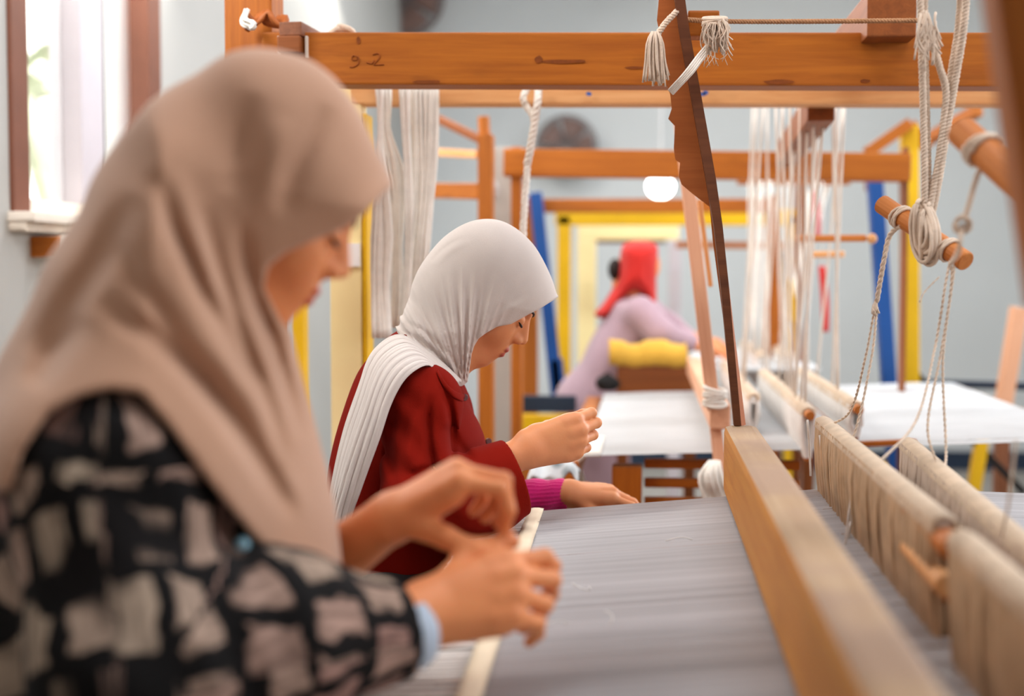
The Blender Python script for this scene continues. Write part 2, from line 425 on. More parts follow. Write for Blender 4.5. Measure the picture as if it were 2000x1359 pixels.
def sdf_mesh(fn, lo, hi, h, margin=1.7):
    lo = np.array(lo, float); hi = np.array(hi, float); H = 4 * h
    n = np.ceil((hi - lo) / H).astype(int)
    g = [np.arange(n[k] + 1) * H + lo[k] for k in range(3)]
    X = np.stack(np.meshgrid(*g, indexing='ij'), -1).reshape(-1, 3).astype(np.float32)
    C = fn(X).reshape(n + 1)
    near = np.abs(C) < H * margin
    a = np.zeros(n, bool)
    for i in (0, 1):
        for j in (0, 1):
            for k in (0, 1): a |= near[i:n[0] + i, j:n[1] + j, k:n[2] + k]
    m = np.zeros(4 * n + 1, bool); ia = np.argwhere(a) * 4
    for i in range(5):
        for j in range(5):
            for k in range(5): m[ia[:, 0] + i, ia[:, 1] + j, ia[:, 2] + k] = True
    D = np.repeat(np.repeat(np.repeat(C, 4, 0), 4, 1), 4, 2)[:4 * n[0] + 1, :4 * n[1] + 1, :4 * n[2] + 1].copy()
    pi = np.argwhere(m)
    D[m] = fn((pi * h + lo).astype(np.float32))
    V, F = surface_nets(D, lo, h)
    return V, F
def soft_object(name, fn, lo, hi, h, m, parent, fr, relax=1):
    """implicit surface fn given in the frame fr -> one mesh object under parent"""
    V, F = sdf_mesh(fn, lo, hi, h)
    Wd = fr.world(V); o0 = np.array(wloc(parent))
    me = bpy.data.meshes.new(name)
    me.vertices.add(len(V)); me.vertices.foreach_set('co', (Wd - o0).astype(np.float32).ravel())
    me.loops.add(F.size); me.loops.foreach_set('vertex_index', F.astype(np.int32).ravel())
    me.polygons.add(len(F)); me.polygons.foreach_set('loop_start', np.arange(0, F.size, 4, dtype=np.int32)); me.polygons.foreach_set('loop_total', np.full(len(F), 4, np.int32))
    me.update(); me.validate()
    o = link(name, me, m, parent, o0, smooth=True)
    return o, V
def seen(P, fr):
    """(x, z) carried along the sight line on to the middle plane, the same for both sides of a body"""
    k = (fr.dist / (fr.dist - np.abs(P[:, 1])))[:, None]; c = np.array([0.0, CAM[2] - fr.O[2]], np.float32)
    return (c + (P[:, [0, 2]] - c) * k).astype(np.float32)
class Frame:
    """x runs to the right across the line of sight, y along it, z up"""
    def __init__(s, px, py, Y):
        s.O = W(px, py, Y); L = s.O - CAM; L[2] = 0; s.L = L / np.linalg.norm(L)
        s.F = np.array([s.L[1], -s.L[0], 0.0]); s.dist = float((s.O - CAM) @ s.L)
    def world(s, V): V = np.asarray(V, float); return s.O + V[:, :1] * s.F + V[:, 1:2] * s.L + V[:, 2:3] * np.array([0, 0, 1.0])
    def local(s, P): q = np.asarray(P, float) - s.O; return np.array([q @ s.F, q @ s.L, q[2]])
    def p(s, px, py, l=0.0):
        d = FW + RT * (px - 1000) / FPX - UPV * (py - 679.5) / FPX
        return s.local(CAM + d * ((s.dist + l) / (d @ s.L)))
    def poly(s, pts, n=6, l=0.0):
        V = np.array([s.p(x, y, l)[[0, 2]] for x, y in pts])
        return closed_smooth(V, n) if n else V
    def line(s, pts, l=0.0): return resample(np.array([s.p(x, y, l)[[0, 2]] for x, y in pts]), 14)
def unit(v): v = np.asarray(v, float); return v / np.linalg.norm(v)
def hand(P, wrist, a, t, right, curls, thumb, sc=1.0, spread=0.05):
    return local_eval(P, np.asarray(wrist) + unit(a) * .08, .19, lambda Q: hand_full(Q, wrist, a, t, right, curls, thumb, sc, spread))
def hand_full(P, wrist, a, t, right, curls, thumb, sc=1.0, spread=0.05):
    """a: wrist to knuckles, t: towards the thumb side; curls: 4 x (mcp, pip, dip) in degrees; thumb: 3 directions in (a, t, n)"""
    a = unit(a); t = np.asarray(t, float); t = unit(t - a * (t @ a)); n = np.cross(a, t) * (1 if right else -1)
    wrist = np.asarray(wrist, float)
    mc = [(0.086, 0.027, 0.002), (0.089, 0.009, 0.006), (0.084, -0.009, 0.004), (0.075, -0.026, -0.001)]
    ln = [(0.043, 0.025, 0.020), (0.047, 0.029, 0.021), (0.043, 0.027, 0.021), (0.034, 0.021, 0.018)]
    rd = [(0.0098, 0.0086, 0.0078, 0.0066), (0.0100, 0.0088, 0.0080, 0.0068), (0.0096, 0.0084, 0.0076, 0.0064), (0.0088, 0.0076, 0.0068, 0.0058)]
    palm = None; fing = None
    for i in range(4):
        m = wrist + sc * (a * mc[i][0] + t * mc[i][1] + n * mc[i][2])
        w0 = wrist + sc * (t * mc[i][1] * 0.55)
        e = cone(P, w0, m, sc * 0.017, sc * 0.0115); palm = e if palm is None else smin(palm, e, 0.012 * sc)
        e = cone(P, w0 - n * sc * 0.006, m - n * sc * 0.008 - a * sc * 0.012, sc * 0.015, sc * 0.012); palm = smin(palm, e, 0.012 * sc)
        base = unit(a + t * (1.5 - i) * spread); ang = 0; q = m; f = cone(P, m - a * sc * 0.015, m, sc * 0.011, sc * rd[i][0])
        for k in range(3):
            ang += math.radians(curls[i][k]); dr = base * math.cos(ang) - n * math.sin(ang)
            q2 = q + dr * sc * ln[i][k]
            f = smin(f, cone(P, q, q2, sc * rd[i][k], sc * rd[i][k + 1]), 0.004 * sc); q = q2
        fing = f if fing is None else smin(fing, f, 0.0015)
    d = smin(palm, fing, 0.007 * sc)
    q = wrist + sc * (a * 0.018 + t * 0.020 - n * 0.008); tl = (0.044, 0.033, 0.027); tr = (0.0165, 0.0115, 0.0098, 0.0078); th = None
    for k in range(3):
        dr = unit(a * thumb[k][0] + t * thumb[k][1] + n * thumb[k][2]); q2 = q + dr * sc * tl[k]
        e = cone(P, q, q2, sc * tr[k], sc * tr[k + 1]); th = e if th is None else smin(th, e, 0.006 * sc); q = q2
    return smin(d, th, 0.008 * sc)
def head_axes(pitch, yaw=0.0, roll=0.0):
    """rows: forward, lateral (away from the camera), up in frame coordinates"""
    p = math.radians(pitch); y = math.radians(yaw)
    f = np.array([math.cos(p) * math.cos(y), math.cos(p) * math.sin(y), -math.sin(p)])
    l = np.array([-math.sin(y), math.cos(y), 0.0]); u = np.cross(f, l)
    return np.array([f, l, u])
def head(P, c, A, s=1.0): return local_eval(P, c, .24, lambda Q: head_full(Q, c, A, s))
def head_full(P, c, A, s=1.0):
    """face with brow, eye sockets, lids, nose, lips, chin; returns distance"""
    q = ((P - np.asarray(c, np.float32)) @ A.T.astype(np.float32)) / s
    aw = np.abs(q[:, 1]); Q = np.stack([q[:, 0], aw, q[:, 2]], 1)
    d = ell(q, (-0.012, 0, 0.030), (0.096, 0.074, 0.086))
    d = smin(d, ell(q, (0.026, 0, -0.040), (0.061, 0.057, 0.078)), 0.03)
    d = smin(d, ell(q, (0.060, 0, -0.100), (0.026, 0.026, 0.020)), 0.022)          # chin
    d = smin(d, ell(q, (0.067, 0, -0.066), (0.026, 0.028, 0.026)), 0.018)          # mouth area
    d = smin(d, ell(Q, (0.048, 0.034, -0.038), (0.030, 0.026, 0.030)), 0.02)       # cheeks
    d = smin(d, cone(Q, (0.081, 0.008, 0.020), (0.066, 0.046, 0.017), 0.007, 0.007), 0.014)   # brow
    d = smax(d, -ell(Q, (0.094, 0.033, -0.002), (0.020, 0.018, 0.013)), 0.012)     # sockets
    d = smin(d, ell(Q, (0.071, 0.032, -0.004), (0.0150, 0.0160, 0.0125)), 0.004)   # closed lids over the eyes
    nose = cone(q, (0.084, 0, 0.010), (0.1045, 0, -0.028), 0.0068, 0.0102)
    nose = smin(nose, ell(Q, (0.0950, 0.0110, -0.035), (0.0120, 0.0080, 0.0085)), 0.005)
    nose = smin(nose, cone(q, (0.084, 0, -0.008), (0.090, 0, -0.034), 0.010, 0.012), 0.008)
    d = smin(d, nose, 0.010)
    d = smax(d, -ell(Q, (0.1010, 0.0058, -0.0440), (0.0050, 0.0032, 0.0032)), 0.003)  # nostrils
    lips = smin(ell(q, (0.0910, 0, -0.0620), (0.0078, 0.0205, 0.0058)), ell(q, (0.0890, 0, -0.0738), (0.0085, 0.0180, 0.0066)), 0.0025)
    d = smin(d, lips, 0.004)
    return d * s
def lips_mask(P, c, A, s=1.0):
    q = ((P - np.asarray(c)) @ A.T) / s
    return np.clip(1 - np.minimum(ell(q, (0.0930, 0, -0.0620), (0.0085, 0.0205, 0.0058)), ell(q, (0.0910, 0, -0.0738), (0.0095, 0.0180, 0.0066))) / 0.0025, 0, 1)
def set_attr(o, name, vals):
    at = o.data.attributes.new(name, 'FLOAT', 'POINT'); at.data.foreach_set('value', np.asarray(vals, np.float32))
def mat_skin(name, col, lip, flush=(200, 90, 60)):
    m, nt, b = _nodes(name)
    tc = N(nt, 'ShaderNodeTexCoord'); nz = N(nt, 'ShaderNodeTexNoise'); nz.inputs['Scale'].default_value = 14; nz.inputs['Detail'].default_value = 4
    nt.links.new(tc.outputs['Object'], nz.inputs['Vector'])
    rp = N(nt, 'ShaderNodeValToRGB'); c = np.array(lin(col)); f = np.array(lin(flush))
    rp.color_ramp.elements[0].position = 0.35; rp.color_ramp.elements[1].position = 0.75
    rp.color_ramp.elements[0].color = (*c, 1); rp.color_ramp.elements[1].color = (*(c * 0.8 + f * 0.2), 1)
    nt.links.new(nz.outputs['Fac'], rp.inputs[0])
    at = N(nt, 'ShaderNodeAttribute', attribute_name='lips'); mx = N(nt, 'ShaderNodeMixRGB'); mx.inputs[2].default_value = (*lin(lip), 1)
    nt.links.new(at.outputs['Fac'], mx.inputs[0]); nt.links.new(rp.outputs[0], mx.inputs[1]); nt.links.new(mx.outputs[0], b.inputs['Base Color'])
    b.inputs['Roughness'].default_value = 0.5; b.inputs['Specular IOR Level'].default_value = 0.35
    b.inputs['Subsurface Weight'].default_value = 0.25; b.inputs['Subsurface Radius'].default_value = (0.010, 0.004, 0.002); b.inputs['Subsurface Scale'].default_value = 0.5
    n2 = N(nt, 'ShaderNodeTexNoise'); n2.inputs['Scale'].default_value = 260; nt.links.new(tc.outputs['Object'], n2.inputs['Vector'])
    bp = N(nt, 'ShaderNodeBump'); bp.inputs['Strength'].default_value = 0.12; bp.inputs['Distance'].default_value = 0.001
    nt.links.new(n2.outputs['Fac'], bp.inputs['Height']); nt.links.new(bp.outputs[0], b.inputs['Normal'])
    MATS[name] = m
    return m
# ------------------------------------------------------------------ the room
XL, XR, YN, YF, ZC = -1.55, 3.0, -1.6, 9.0, 3.35
def slab(name, lo, hi, m):
    o = box(name, lo, hi, m, None, bevel=0); o['kind'] = 'structure'; return o
slab('floor', (XL - .2, YN - .2, -0.1), (XR + .2, YF + .2, 0.0), 'floor_cement')
slab('ceiling', (XL - .2, YN - .2, ZC), (XR + .2, YF + .2, ZC + .1), 'ceiling_paint')
slab('wall_back', (XL - .2, YF, 0), (XR + .2, YF + .2, ZC), 'wall_paint')
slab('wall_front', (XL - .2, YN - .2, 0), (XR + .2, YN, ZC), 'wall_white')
slab('wall_right', (XR, YN, 0), (XR + .2, YF, ZC), 'wall_paint')
# left wall with the window opening
WY0, WY1, WZ0, WZ1 = 3.30, 4.36, 1.385, 2.75
def wall_with_hole(name, x0, x1, y0, y1, z0, z1, hy0, hy1, hz0, hz1, m):
    V = []
    for x in (x1, x0):
        V += [(x, y0, z0), (x, y1, z0), (x, y1, z1), (x, y0, z1), (x, hy0, hz0), (x, hy1, hz0), (x, hy1, hz1), (x, hy0, hz1)]
    F = []
    for i in range(4):
        j = (i + 1) % 4
        F.append((i, j, 4 + j, 4 + i)); F.append((8 + i, 12 + i, 12 + j, 8 + j))
        F.append((4 + i, 4 + j, 12 + j, 12 + i)); F.append((i, 8 + i, 8 + j, j))
    o = link(name, mesh_from(name, V, F), m); o['kind'] = 'structure'; return o
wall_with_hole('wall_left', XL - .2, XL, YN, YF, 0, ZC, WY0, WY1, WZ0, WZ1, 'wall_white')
# window: brown outer frame, pale middle post, two panes
win = bpy.data.objects.new('window_1', None); COL.objects.link(win); win.location = (XL - .06, (WY0 + WY1) / 2, WZ0); win['kind'] = 'structure'
box('window_frame', (XL - .10, WY0, WZ0), (XL + .012, WY0 + .09, WZ1), 'frame_brown', win)
box('window_frame', (XL - .10, WY1 - .112, WZ0), (XL + .012, WY1, WZ1), 'frame_brown', win)
box('window_frame', (XL - .10, WY0 + .09, WZ0), (XL + .005, WY1 - .112, WZ0 + .05), 'ledge_white', win)
box('window_frame', (XL - .10, WY0 + .09, WZ1 - .07), (XL + .005, WY1 - .112, WZ1), 'frame_brown', win)
box('window_post', (XL - .09, 3.737, WZ0 + .05), (XL + .004, 3.90, WZ1 - .07), 'frame_lilac', win, bevel=0.006)
box('gap_shade_strip', (XL - .08, 3.903, WZ0 + .05), (XL - .002, 3.925, WZ1 - .07), 'black', win, bevel=0.002)  # black strip stands in for the dark gap beside the post
m, nt, b = _nodes('window_glass')
b.inputs['Roughness'].default_value = 0.02; b.inputs['Transmission Weight'].default_value = 1.0; b.inputs['IOR'].default_value = 1.45; b.inputs['Base Color'].default_value = (0.98, 1, 0.99, 1)
MATS['window_glass'] = m
box('pane', (XL - .055, WY0 + .09, WZ0 + .05), (XL - .050, 3.737, WZ1 - .07), 'window_glass', win, bevel=0)
m, nt, b = _nodes('frosted_glass')
b.inputs['Roughness'].default_value = 0.6; b.inputs['Transmission Weight'].default_value = 0.9; b.inputs['IOR'].default_value = 1.3; b.inputs['Base Color'].default_value = (0.95, 0.98, 1.0, 1)
MATS['frosted_glass'] = m
box('pane', (XL - .055, 3.925, WZ0 + .05), (XL - .050, WY1 - .112, WZ1 - .07), 'frosted_glass', win, bevel=0)['label'] = 'milky right-hand pane'
# sill ledge and its bracket
t1 = box('trim_1', (XL - .02, 3.285, 1.372), (XL + .07, 4.45, 1.398), 'ledge_white', None, bevel=0.008, jitter=0.001); t1['kind'] = 'structure'
t2 = box('trim_2', (XL - .01, 3.29, 1.350), (XL + .045, 4.44, 1.373), 'plaster', None, bevel=0.006, jitter=0.002); t2['kind'] = 'structure'
br = thing('wall_bracket', (XL, 3.55, 1.285), 'small white wooden bracket with an orange side under the window ledge', 'bracket')
box('arm', (XL - .005, 3.434, 1.285), (XL + .07, 3.62, 1.342), 'ledge_white', br, bevel=0.004)
box('side_plate', (XL - .005, 3.409, 1.287), (XL + .073, 3.433, 1.340), 'wood_orange', br, bevel=0.004)
b3 = slab('baseboard_back', (XL, YF - .02, 0), (XR, YF, 0.12), 'paint_navy')
# outside: pale yard, bright wall, a palm with drooping fronds
g = slab('ground_outside', (-14, -4, -0.3), (XL - .21, 16, -0.2), 'wall_white'); g.name = 'ground_outside'
yw = slab('wall_outside', (-7.2, 4, -0.2), (-7.0, 16, 1.9), 'ledge_white')
mat_plain('leaf_green', (196, 202, 176), 0.6, 0.2, 10)
palm = thing('palm_tree', (-4.6, 9.3, -0.2), 'pale green palm with drooping fronds outside the window', 'tree')
mb = MB(); mb.tube(resample([(-4.6, 9.3, -0.2), (-4.55, 9.3, 1.0), (-4.6, 9.3, 2.3)], 12), np.linspace(.16, .11, 12), 10); mb.build('trunk', 'wood_brown', palm)
for i in range(26):
    a = i * 2.4; L = random.uniform(1.1, 1.7); up = random.uniform(0.1, 0.9)
    P = resample([(0, 0, 0), (math.cos(a) * L * .45, math.sin(a) * L * .45, up * .7), (math.cos(a) * L * .85, math.sin(a) * L * .85, up * .5 - .25), (math.cos(a) * L, math.sin(a) * L, up * .3 - .8)], 14)
    wd = 0.10 * np.sin(np.linspace(0.25, math.pi - .1, 14)) + 0.01
    T, A, B = frames(P); side = np.cross(T, (0, 0, 1.0)); side /= np.linalg.norm(side, axis=1)[:, None] + 1e-9
    G = np.stack([P - side * wd[:, None] - np.array([0, 0, .05]), P, P + side * wd[:, None] - np.array([0, 0, .05])], 1)
    mb = MB(); mb.sheet(G + np.array([-4.6, 9.3, 2.3])); mb.build('frond', 'leaf_green', palm, (-4.6, 9.3, 2.3))
# ------------------------------------------------------------------ loom 1: the one the two seated weavers work at
L1 = thing('loom', (0.0, 1.6, 0.0), 'near orange wooden loom with the grey-white warp the two seated women are threading', 'loom', None)
def warp_z(x):   # the warp rises from the breast beam and then levels out
    return float(np.interp(x, [-0.30, -0.196, 0.16, 0.60, 1.25], [0.816, 0.826, 0.860, 0.868, 0.868]))
# frame
box('post', (-0.825, 2.70, 0), (-0.728, 2.79, 1.98), 'wood_orange', L1, 0.005)
box('post', (0.80, 2.70, 0), (0.89, 2.79, 1.98), 'wood_orange', L1, 0.005)
box('post', (-0.825, 0.30, 0), (-0.735, 0.39, 1.98), 'wood_orange', L1, 0.005)
box('post', (0.80, 0.30, 0), (0.89, 0.39, 1.98), 'wood_orange', L1, 0.005)
a = W(520, 119, 2.685); b_ = W(2080, 122, 2.72)
tb = beam('top_beam', a, b_, 0.075, 0.0995, 'wood_orange', L1, 0.004)
# tenon end beside the post, outlined by white putty
box('beam_end', W(549, 107, 2.655) - np.array([0, .03, 0]), W(594, 74, 2.655) + np.array([0, .01, 0]), 'wood_orange_dark', L1, 0.003)
for (x, w_) in ((545, 5), (599, 4)):
    p = W(x, 92, 2.645); box('putty_seam', p - np.array([.0025, .004, .021]), p + np.array([.0025, .006, .021]), 'plaster', L1, 0.001)
# knots, cracks and pencil marks of the beam face
def spot(px, py, w_, h_, mat, name='wood_knot', Y=2.6465, parent=None):
    c = W(px, py, Y); mb = MB(); k = 14; V = [c]
    for q in range(k):
        a = 2 * math.pi * q / k; V.append(c + np.array([math.cos(a) * w_ * RNG.uniform(.8, 1.1), 0, math.sin(a) * h_ * RNG.uniform(.7, 1.1)]))
    mb.add(V, [(0, q + 1, (q + 1) % k + 1) for q in range(k)]); return mb.build(name, mat, parent or L1, smooth=False)
mat_plain('knot_brown', (126, 62, 14), 0.6, 0.2, 80)
mat_plain('mark_brown', (150, 78, 26), 0.6, 0.1, 80)
mat_plain('ink_blue', (70, 100, 170), 0.7, 0.1, 40)
def yfront(px): return tuple(float(a[k] + (b_[k] - a[k]) * (px - 520) / 1560) for k in (0, 1, 2))[1] - .0385
for (x, y, w_, h_) in ((1100, 120, .050, .0040), (1052, 116, .008, .0075), (835, 160, .028, .0040), (1520, 160, .030, .0045), (1690, 158, .009, .004), (700, 78, .004, .008), (1240, 132, .02, .003)): spot(x, y, w_, h_, 'knot_brown', Y=yfront(x))
mb = MB()
for pts in ([(699, 112), (690, 108), (687, 115), (695, 118), (700, 110), (700, 124), (690, 131), (683, 130)], [(716, 122), (726, 124), (731, 117)], [(728, 107), (738, 104), (742, 111), (734, 121), (730, 127), (740, 126), (750, 126)]):
    mb.tube(resample([W(x, y, yfront(x)) for x, y in pts], 16), .0011, 4)
mb.build('pencil_scribble', 'mark_brown', L1)['kind'] = 'stuff'
# rail lying on the beam, running away to the back
e0 = W(567, 56, 2.63); e1 = W(600, 62, 3.6)
beam('side_rail', e0, (e0[0] + 0.03, 3.02, e0[2] - 0.0), 0.045, 0.027, 'wood_brown', L1, 0.003)
box('side_rail', (-0.82, 0.30, 1.88), (-0.74, 2.79, 1.97), 'wood_orange', L1, 0.004)
box('side_rail', (0.81, 0.30, 1.88), (0.88, 2.79, 1.97), 'wood_orange', L1, 0.004)
for y in (2.12, 1.50, 1.05):
    box('cross_bar', (-0.80, y - .03, 1.80), (0.87, y + .03, 1.878), 'wood_orange', L1, 0.004)
# carved wood chip and rag on top of the post
mb = MB(); G = np.zeros((6, 12, 3)); c0 = W(520, 30, 2.66)
for i in range(6):
    for j in range(12):
        G[i, j] = c0 + np.array([-.045 + .008 * j, -.02 + .008 * i, .012 * math.sin(j * 1.1 + i) - .01 * abs(j - 5) / 5])
mb.sheet(G); o = mb.build('wood_chip', 'wood_sword', L1); md = o.modifiers.new('thick', 'SOLIDIFY'); md.thickness = 0.008
mb = MB(); mb.strands([W(482, 22, 2.64), W(478, 40, 2.63), W(496, 50, 2.62), W(490, 54, 2.62)], 0.003, 10, 0.008); mb.build('rag_knot', 'yarn_white', L1)
mb = MB(); c0 = W(668, 70, 2.70)
for i in range(5): mb.tube(resample([c0 + np.array([-.024 + .004 * i, -.01 + .006 * i, 0]), c0 + np.array([-.01, .003 * i, .012 + .002 * i]), c0 + np.array([.018, -.004 * i, .010]), c0 + np.array([.024, .004 * i, .0])], 12), 0.006, 6)
mb.build('yarn_scrap', 'rope_cotton', L1)
# breast beam, back beam, lower rails, cloth roller
box('breast_beam', (-0.290, 0.30, 0.752), (-0.250, 2.46, 0.808), 'wood_orange_dark', L1, 0.006)
box('breast_beam_bracket', (-0.285, 2.36, 0.738), (-0.255, 2.72, 0.752), 'wood_orange_dark', L1, 0.003)
box('breast_beam_stretcher', (-0.80, 0.305, 0.70), (0.86, 0.385, 0.765), 'wood_orange', L1, 0.005)
box('breast_beam_stretcher', (-0.80, 2.705, 0.70), (0.86, 2.785, 0.765), 'wood_orange', L1, 0.005)
box('back_beam', (1.22, 0.36, 0.79), (1.29, 2.74, 0.862), 'wood_orange', L1, 0.006)
box('back_beam_arm', (0.85, 0.31, 0.70), (1.30, 0.38, 0.79), 'wood_orange', L1, 0.005)
box('back_beam_arm', (0.85, 2.71, 0.70), (1.30, 2.78, 0.79), 'wood_orange', L1, 0.005)
cyl('cloth_roller', (-0.31, 0.36, 0.29), (-0.31, 2.74, 0.29), 0.045, 'wood_dowel', L1)
for y in (0.305, 2.705):
    box('lower_rail', (-0.74, y, 0.25), (0.81, y + .07, 0.33), 'wood_orange', L1, 0.005)
# warp: coarse tied bundles between breast beam and tape, then the dense sheet
mb = MB()
x0, x1 = -0.292, -0.178
P = [(0, 0, 0), (0.035, 0.0006, 0.0035), (0.075, -0.0008, 0.006), (0.112, 0.0, 0.0085)]
mb.tube(resample(P, 5), [0.0022, 0.0027, 0.0024, 0.0028, 0.0024], 4)
bm_me = mesh_from('thread_bundle', mb.V, mb.F); bm_me.polygons.foreach_set('use_smooth', [True] * len(bm_me.polygons)); bm_me.materials.append(MATS['thread_white'])
for i in range(134):
    y = 0.90 + i * 0.01150 + random.uniform(-.0015, .0015)
    o = bpy.data.objects.new('thread_bundle', bm_me); COL.objects.link(o); o.parent = L1
    o.location = Vector((x0, y, 0.815 + random.uniform(-.0012, .0012))) - wloc(L1)
    o.rotation_euler = (random.uniform(0, .1), 0, random.uniform(-.035, .035))
mb = MB(); n_th = 560
xs = np.array([-0.186, -0.05, 0.16, 0.31, 0.45, 0.80, 1.25])
for i in range(n_th):
    y0 = 0.86 + (2.440 - 0.86) * i / (n_th - 1) + RNG.uniform(-.0010, .0010)
    wob = np.cumsum(RNG.normal(0, .0007, len(xs))); dz = RNG.normal(0, .0011); hw = 0.00138
    if RNG.rand() < 0.04: hw = 0.0009
    V = []; F = []
    for k, x in enumerate(xs):
        z = warp_z(x) + dz * (0.4 + 0.6 * abs(math.sin(k * 2.1 + i)))
        if k in (3, 4): z += (0.012 if i % 2 else -0.012)
        V += [(x, y0 + wob[k] - hw, z - .0012), (x, y0 + wob[k], z + .0010), (x, y0 + wob[k] + hw, z - .0012)]
    for k in range(len(xs) - 1):
        a0 = 3 * k; F += [(a0, a0 + 3, a0 + 4, a0 + 1), (a0 + 1, a0 + 4, a0 + 5, a0 + 2)]
    mb.add(V, F)
wo = mb.build('warp_threads', 'thread_warp', L1, smooth=False); wo['kind'] = 'stuff'; wo['label'] = 'dense sheet of fine grey-white warp threads'
for pts in ([(1118, 1128), (1136, 1140), (1154, 1146), (1150, 1138)], [(1182, 1188), (1194, 1196), (1196, 1208), (1188, 1216)], [(1060, 1204), (1090, 1200), (1112, 1206)], [(1300, 1062), (1330, 1058), (1352, 1064)]):
    P = []
    for x, y in pts:
        dq = FW + RT * (x - 1000) / FPX - UPV * (y - 679.5) / FPX; q = CAM + dq * ((0.846 - 1.25) / dq[2]); P.append((q[0], q[1], warp_z(q[0]) + .003))
    mb = MB(); mb.tube(resample(P, 10), .0007, 4); mb.build('loose_thread', 'thread_white', L1)
# tape woven across the threads near the breast beam
G = np.zeros((40, 4, 3))
for i in range(40):
    y = 0.9 + 1.548 * i / 39; cx = float(np.interp(y, [0.9, 1.4, 2.44], [-0.163, -0.172, -0.190]))
    for j in range(4): G[i, j] = (cx - .013 + .0087 * j, y, warp_z(cx) + .0045 + (.002 if j in (1, 2) else 0) + .0006 * math.sin(i * 1.7 + j))
mb = MB(); mb.sheet(G); o = mb.build('lease_tape', 'cloth_tape', L1); md = o.modifiers.new('thick', 'SOLIDIFY'); md.thickness = 0.002
# batten: heavy hand beam, grey-brown top mixes wear and painted light
bt = beam('batten', (0.167, 0.60, 0.922), (0.167, 2.455, 0.922), 0.058, 0.122, ['wood_batten', 'wood_batten_top'], L1, 0.012)
for pl in bt.data.polygons: pl.material_index = 1 if pl.normal.z > 0.6 else 0      # upper face: handling wear plus its lit grey, put into the colour
# its swords: a thin board, dark edge towards the camera, notched face
sw_pts = [(1290, -40), (1283, 40), (1300, 120), (1303, 165), (1309, 185), (1312, 212), (1305, 232), (1318, 246), (1316, 290), (1319, 312), (1328, 318), (1326, 345), (1331, 360), (1352, 378), (1386, 404), (1392, 470), (1412, 620), (1434, 832), (1447, 832), (1421, 620), (1404, 470), (1390, 390), (1378, 310), (1362, 220), (1346, 120), (1326, 0), (1318, -40)]
V2 = np.array([W(x, y, 2.46) for x, y in sw_pts])
nn = len(V2); dpt = np.array([0.010, 0.020, 0])
bmh = bmesh.new(); vs = [bmh.verts.new(v) for v in V2]; f_ = bmh.faces.new(vs)
r = bmesh.ops.extrude_face_region(bmh, geom=[f_]); 
for v in [g_ for g_ in r['geom'] if isinstance(g_, bmesh.types.BMVert)]: v.co += Vector(dpt)
bmesh.ops.recalc_face_normals(bmh, faces=bmh.faces[:]); bmesh.ops.triangulate(bmh, faces=[f for f in bmh.faces if len(f.verts) > 4])
cen = V2.mean(0)
for v in bmh.verts: v.co -= Vector(cen)
me = bpy.data.meshes.new('lay_sword'); bmh.to_mesh(me); bmh.free()
lay = link('lay_sword', me, 'wood_sword', L1, cen)
# dark narrow edge board facing the camera
e_top = W(1326, -40, 2.435); e_bot = W(1440, 834, 2.435)
pts = [W(x, y, 2.44) for x, y in ((1322, -40), (1336, 60), (1354, 160), (1372, 260), (1388, 350), (1402, 440), (1415, 560), (1428, 700), (1440, 830))]
wd = [.0088, .0088, .0088, .0088, .0085, .0075, .0070, .0066, .0062]
V = []; F = []
for p, w_ in zip(pts, wd):
    for dx, dy in ((-w_, -.012), (w_, -.012), (w_, .014), (-w_, .014)): V.append(p + np.array([dx, dy, 0]))
for i in range(len(pts) - 1):
    for j in range(4): F.append((4 * i + j, 4 * i + (j + 1) % 4, 4 * i + 4 + (j + 1) % 4, 4 * i + 4 + j))
F += [(3, 2, 1, 0), tuple(range(len(V) - 4, len(V)))]
V = np.array(V); link('sword_edge', mesh_from('sword_edge', V - V.mean(0), F), 'wood_dark_edge', lay, V.mean(0))
# cord, tassel and rag tied round the sword
T1 = [W(1322, 22, 2.43), W(1300, 45, 2.425), W(1284, 68, 2.42)]
mb = MB(); mb.rope(T1, 0.0055); mb.build('tie_cord', 'rope_cotton', lay)
mb = MB()
for i in range(34):
    u = RNG.uniform(-1, 1); v = RNG.uniform(-1, 1); e = RNG.uniform(-14, 12)
    mb.tube(resample([W(1279 + 6 * u, 62, 2.418 + .008 * v), W(1278 + 17 * u, 84 + 3 * v, 2.414 + .012 * v), W(1278 + 21 * u, 120, 2.414 + .012 * v), W(1279 + 25 * u + RNG.uniform(-3, 3), 158 + e, 2.415 + .013 * v)], 8), 0.0021, 4)
mb.build('tassel', 'rope_cotton', lay)
T2 = [W(1310, 180, 2.428), W(1345, 142, 2.405), W(1368, 112, 2.405), W(1385, 92, 2.41)]
mb = MB(); P = resample(T2, 16); T, A, B = frames(P)
for off in (-.005, -.0017, .0017, .005): mb.tube(P + np.cross(T, (0, 1.0, 0)) * off, 0.0027, 5)
mb.build('tie_band', 'yarn_white', lay)
mb = MB()
for i in range(90):
    u, v = RNG.uniform(-1, 1, 2); L = RNG.uniform(.5, 1.0)
    mb.tube(resample([W(1399 + 14 * u, 34, 2.41 + .012 * v), W(1399 + 26 * u + RNG.uniform(-6, 6), 34 + 26 * L, 2.405 + .016 * v), W(1399 + 25 * u + RNG.uniform(-8, 8), 34 + 52 * L, 2.405 + .016 * v), W(1400 + 26 * u + RNG.uniform(-9, 9), 34 + 76 * L, 2.406 + .016 * v)], 9), 0.0014, 3)
for i in range(14):
    x = RNG.uniform(1378, 1420); mb.tube(resample([W(x, 84, 2.41), W(x + RNG.uniform(-6, 6), 106, 2.40), W(x + RNG.uniform(-14, 14), RNG.uniform(112, 134), 2.40)], 6), 0.0007, 3)
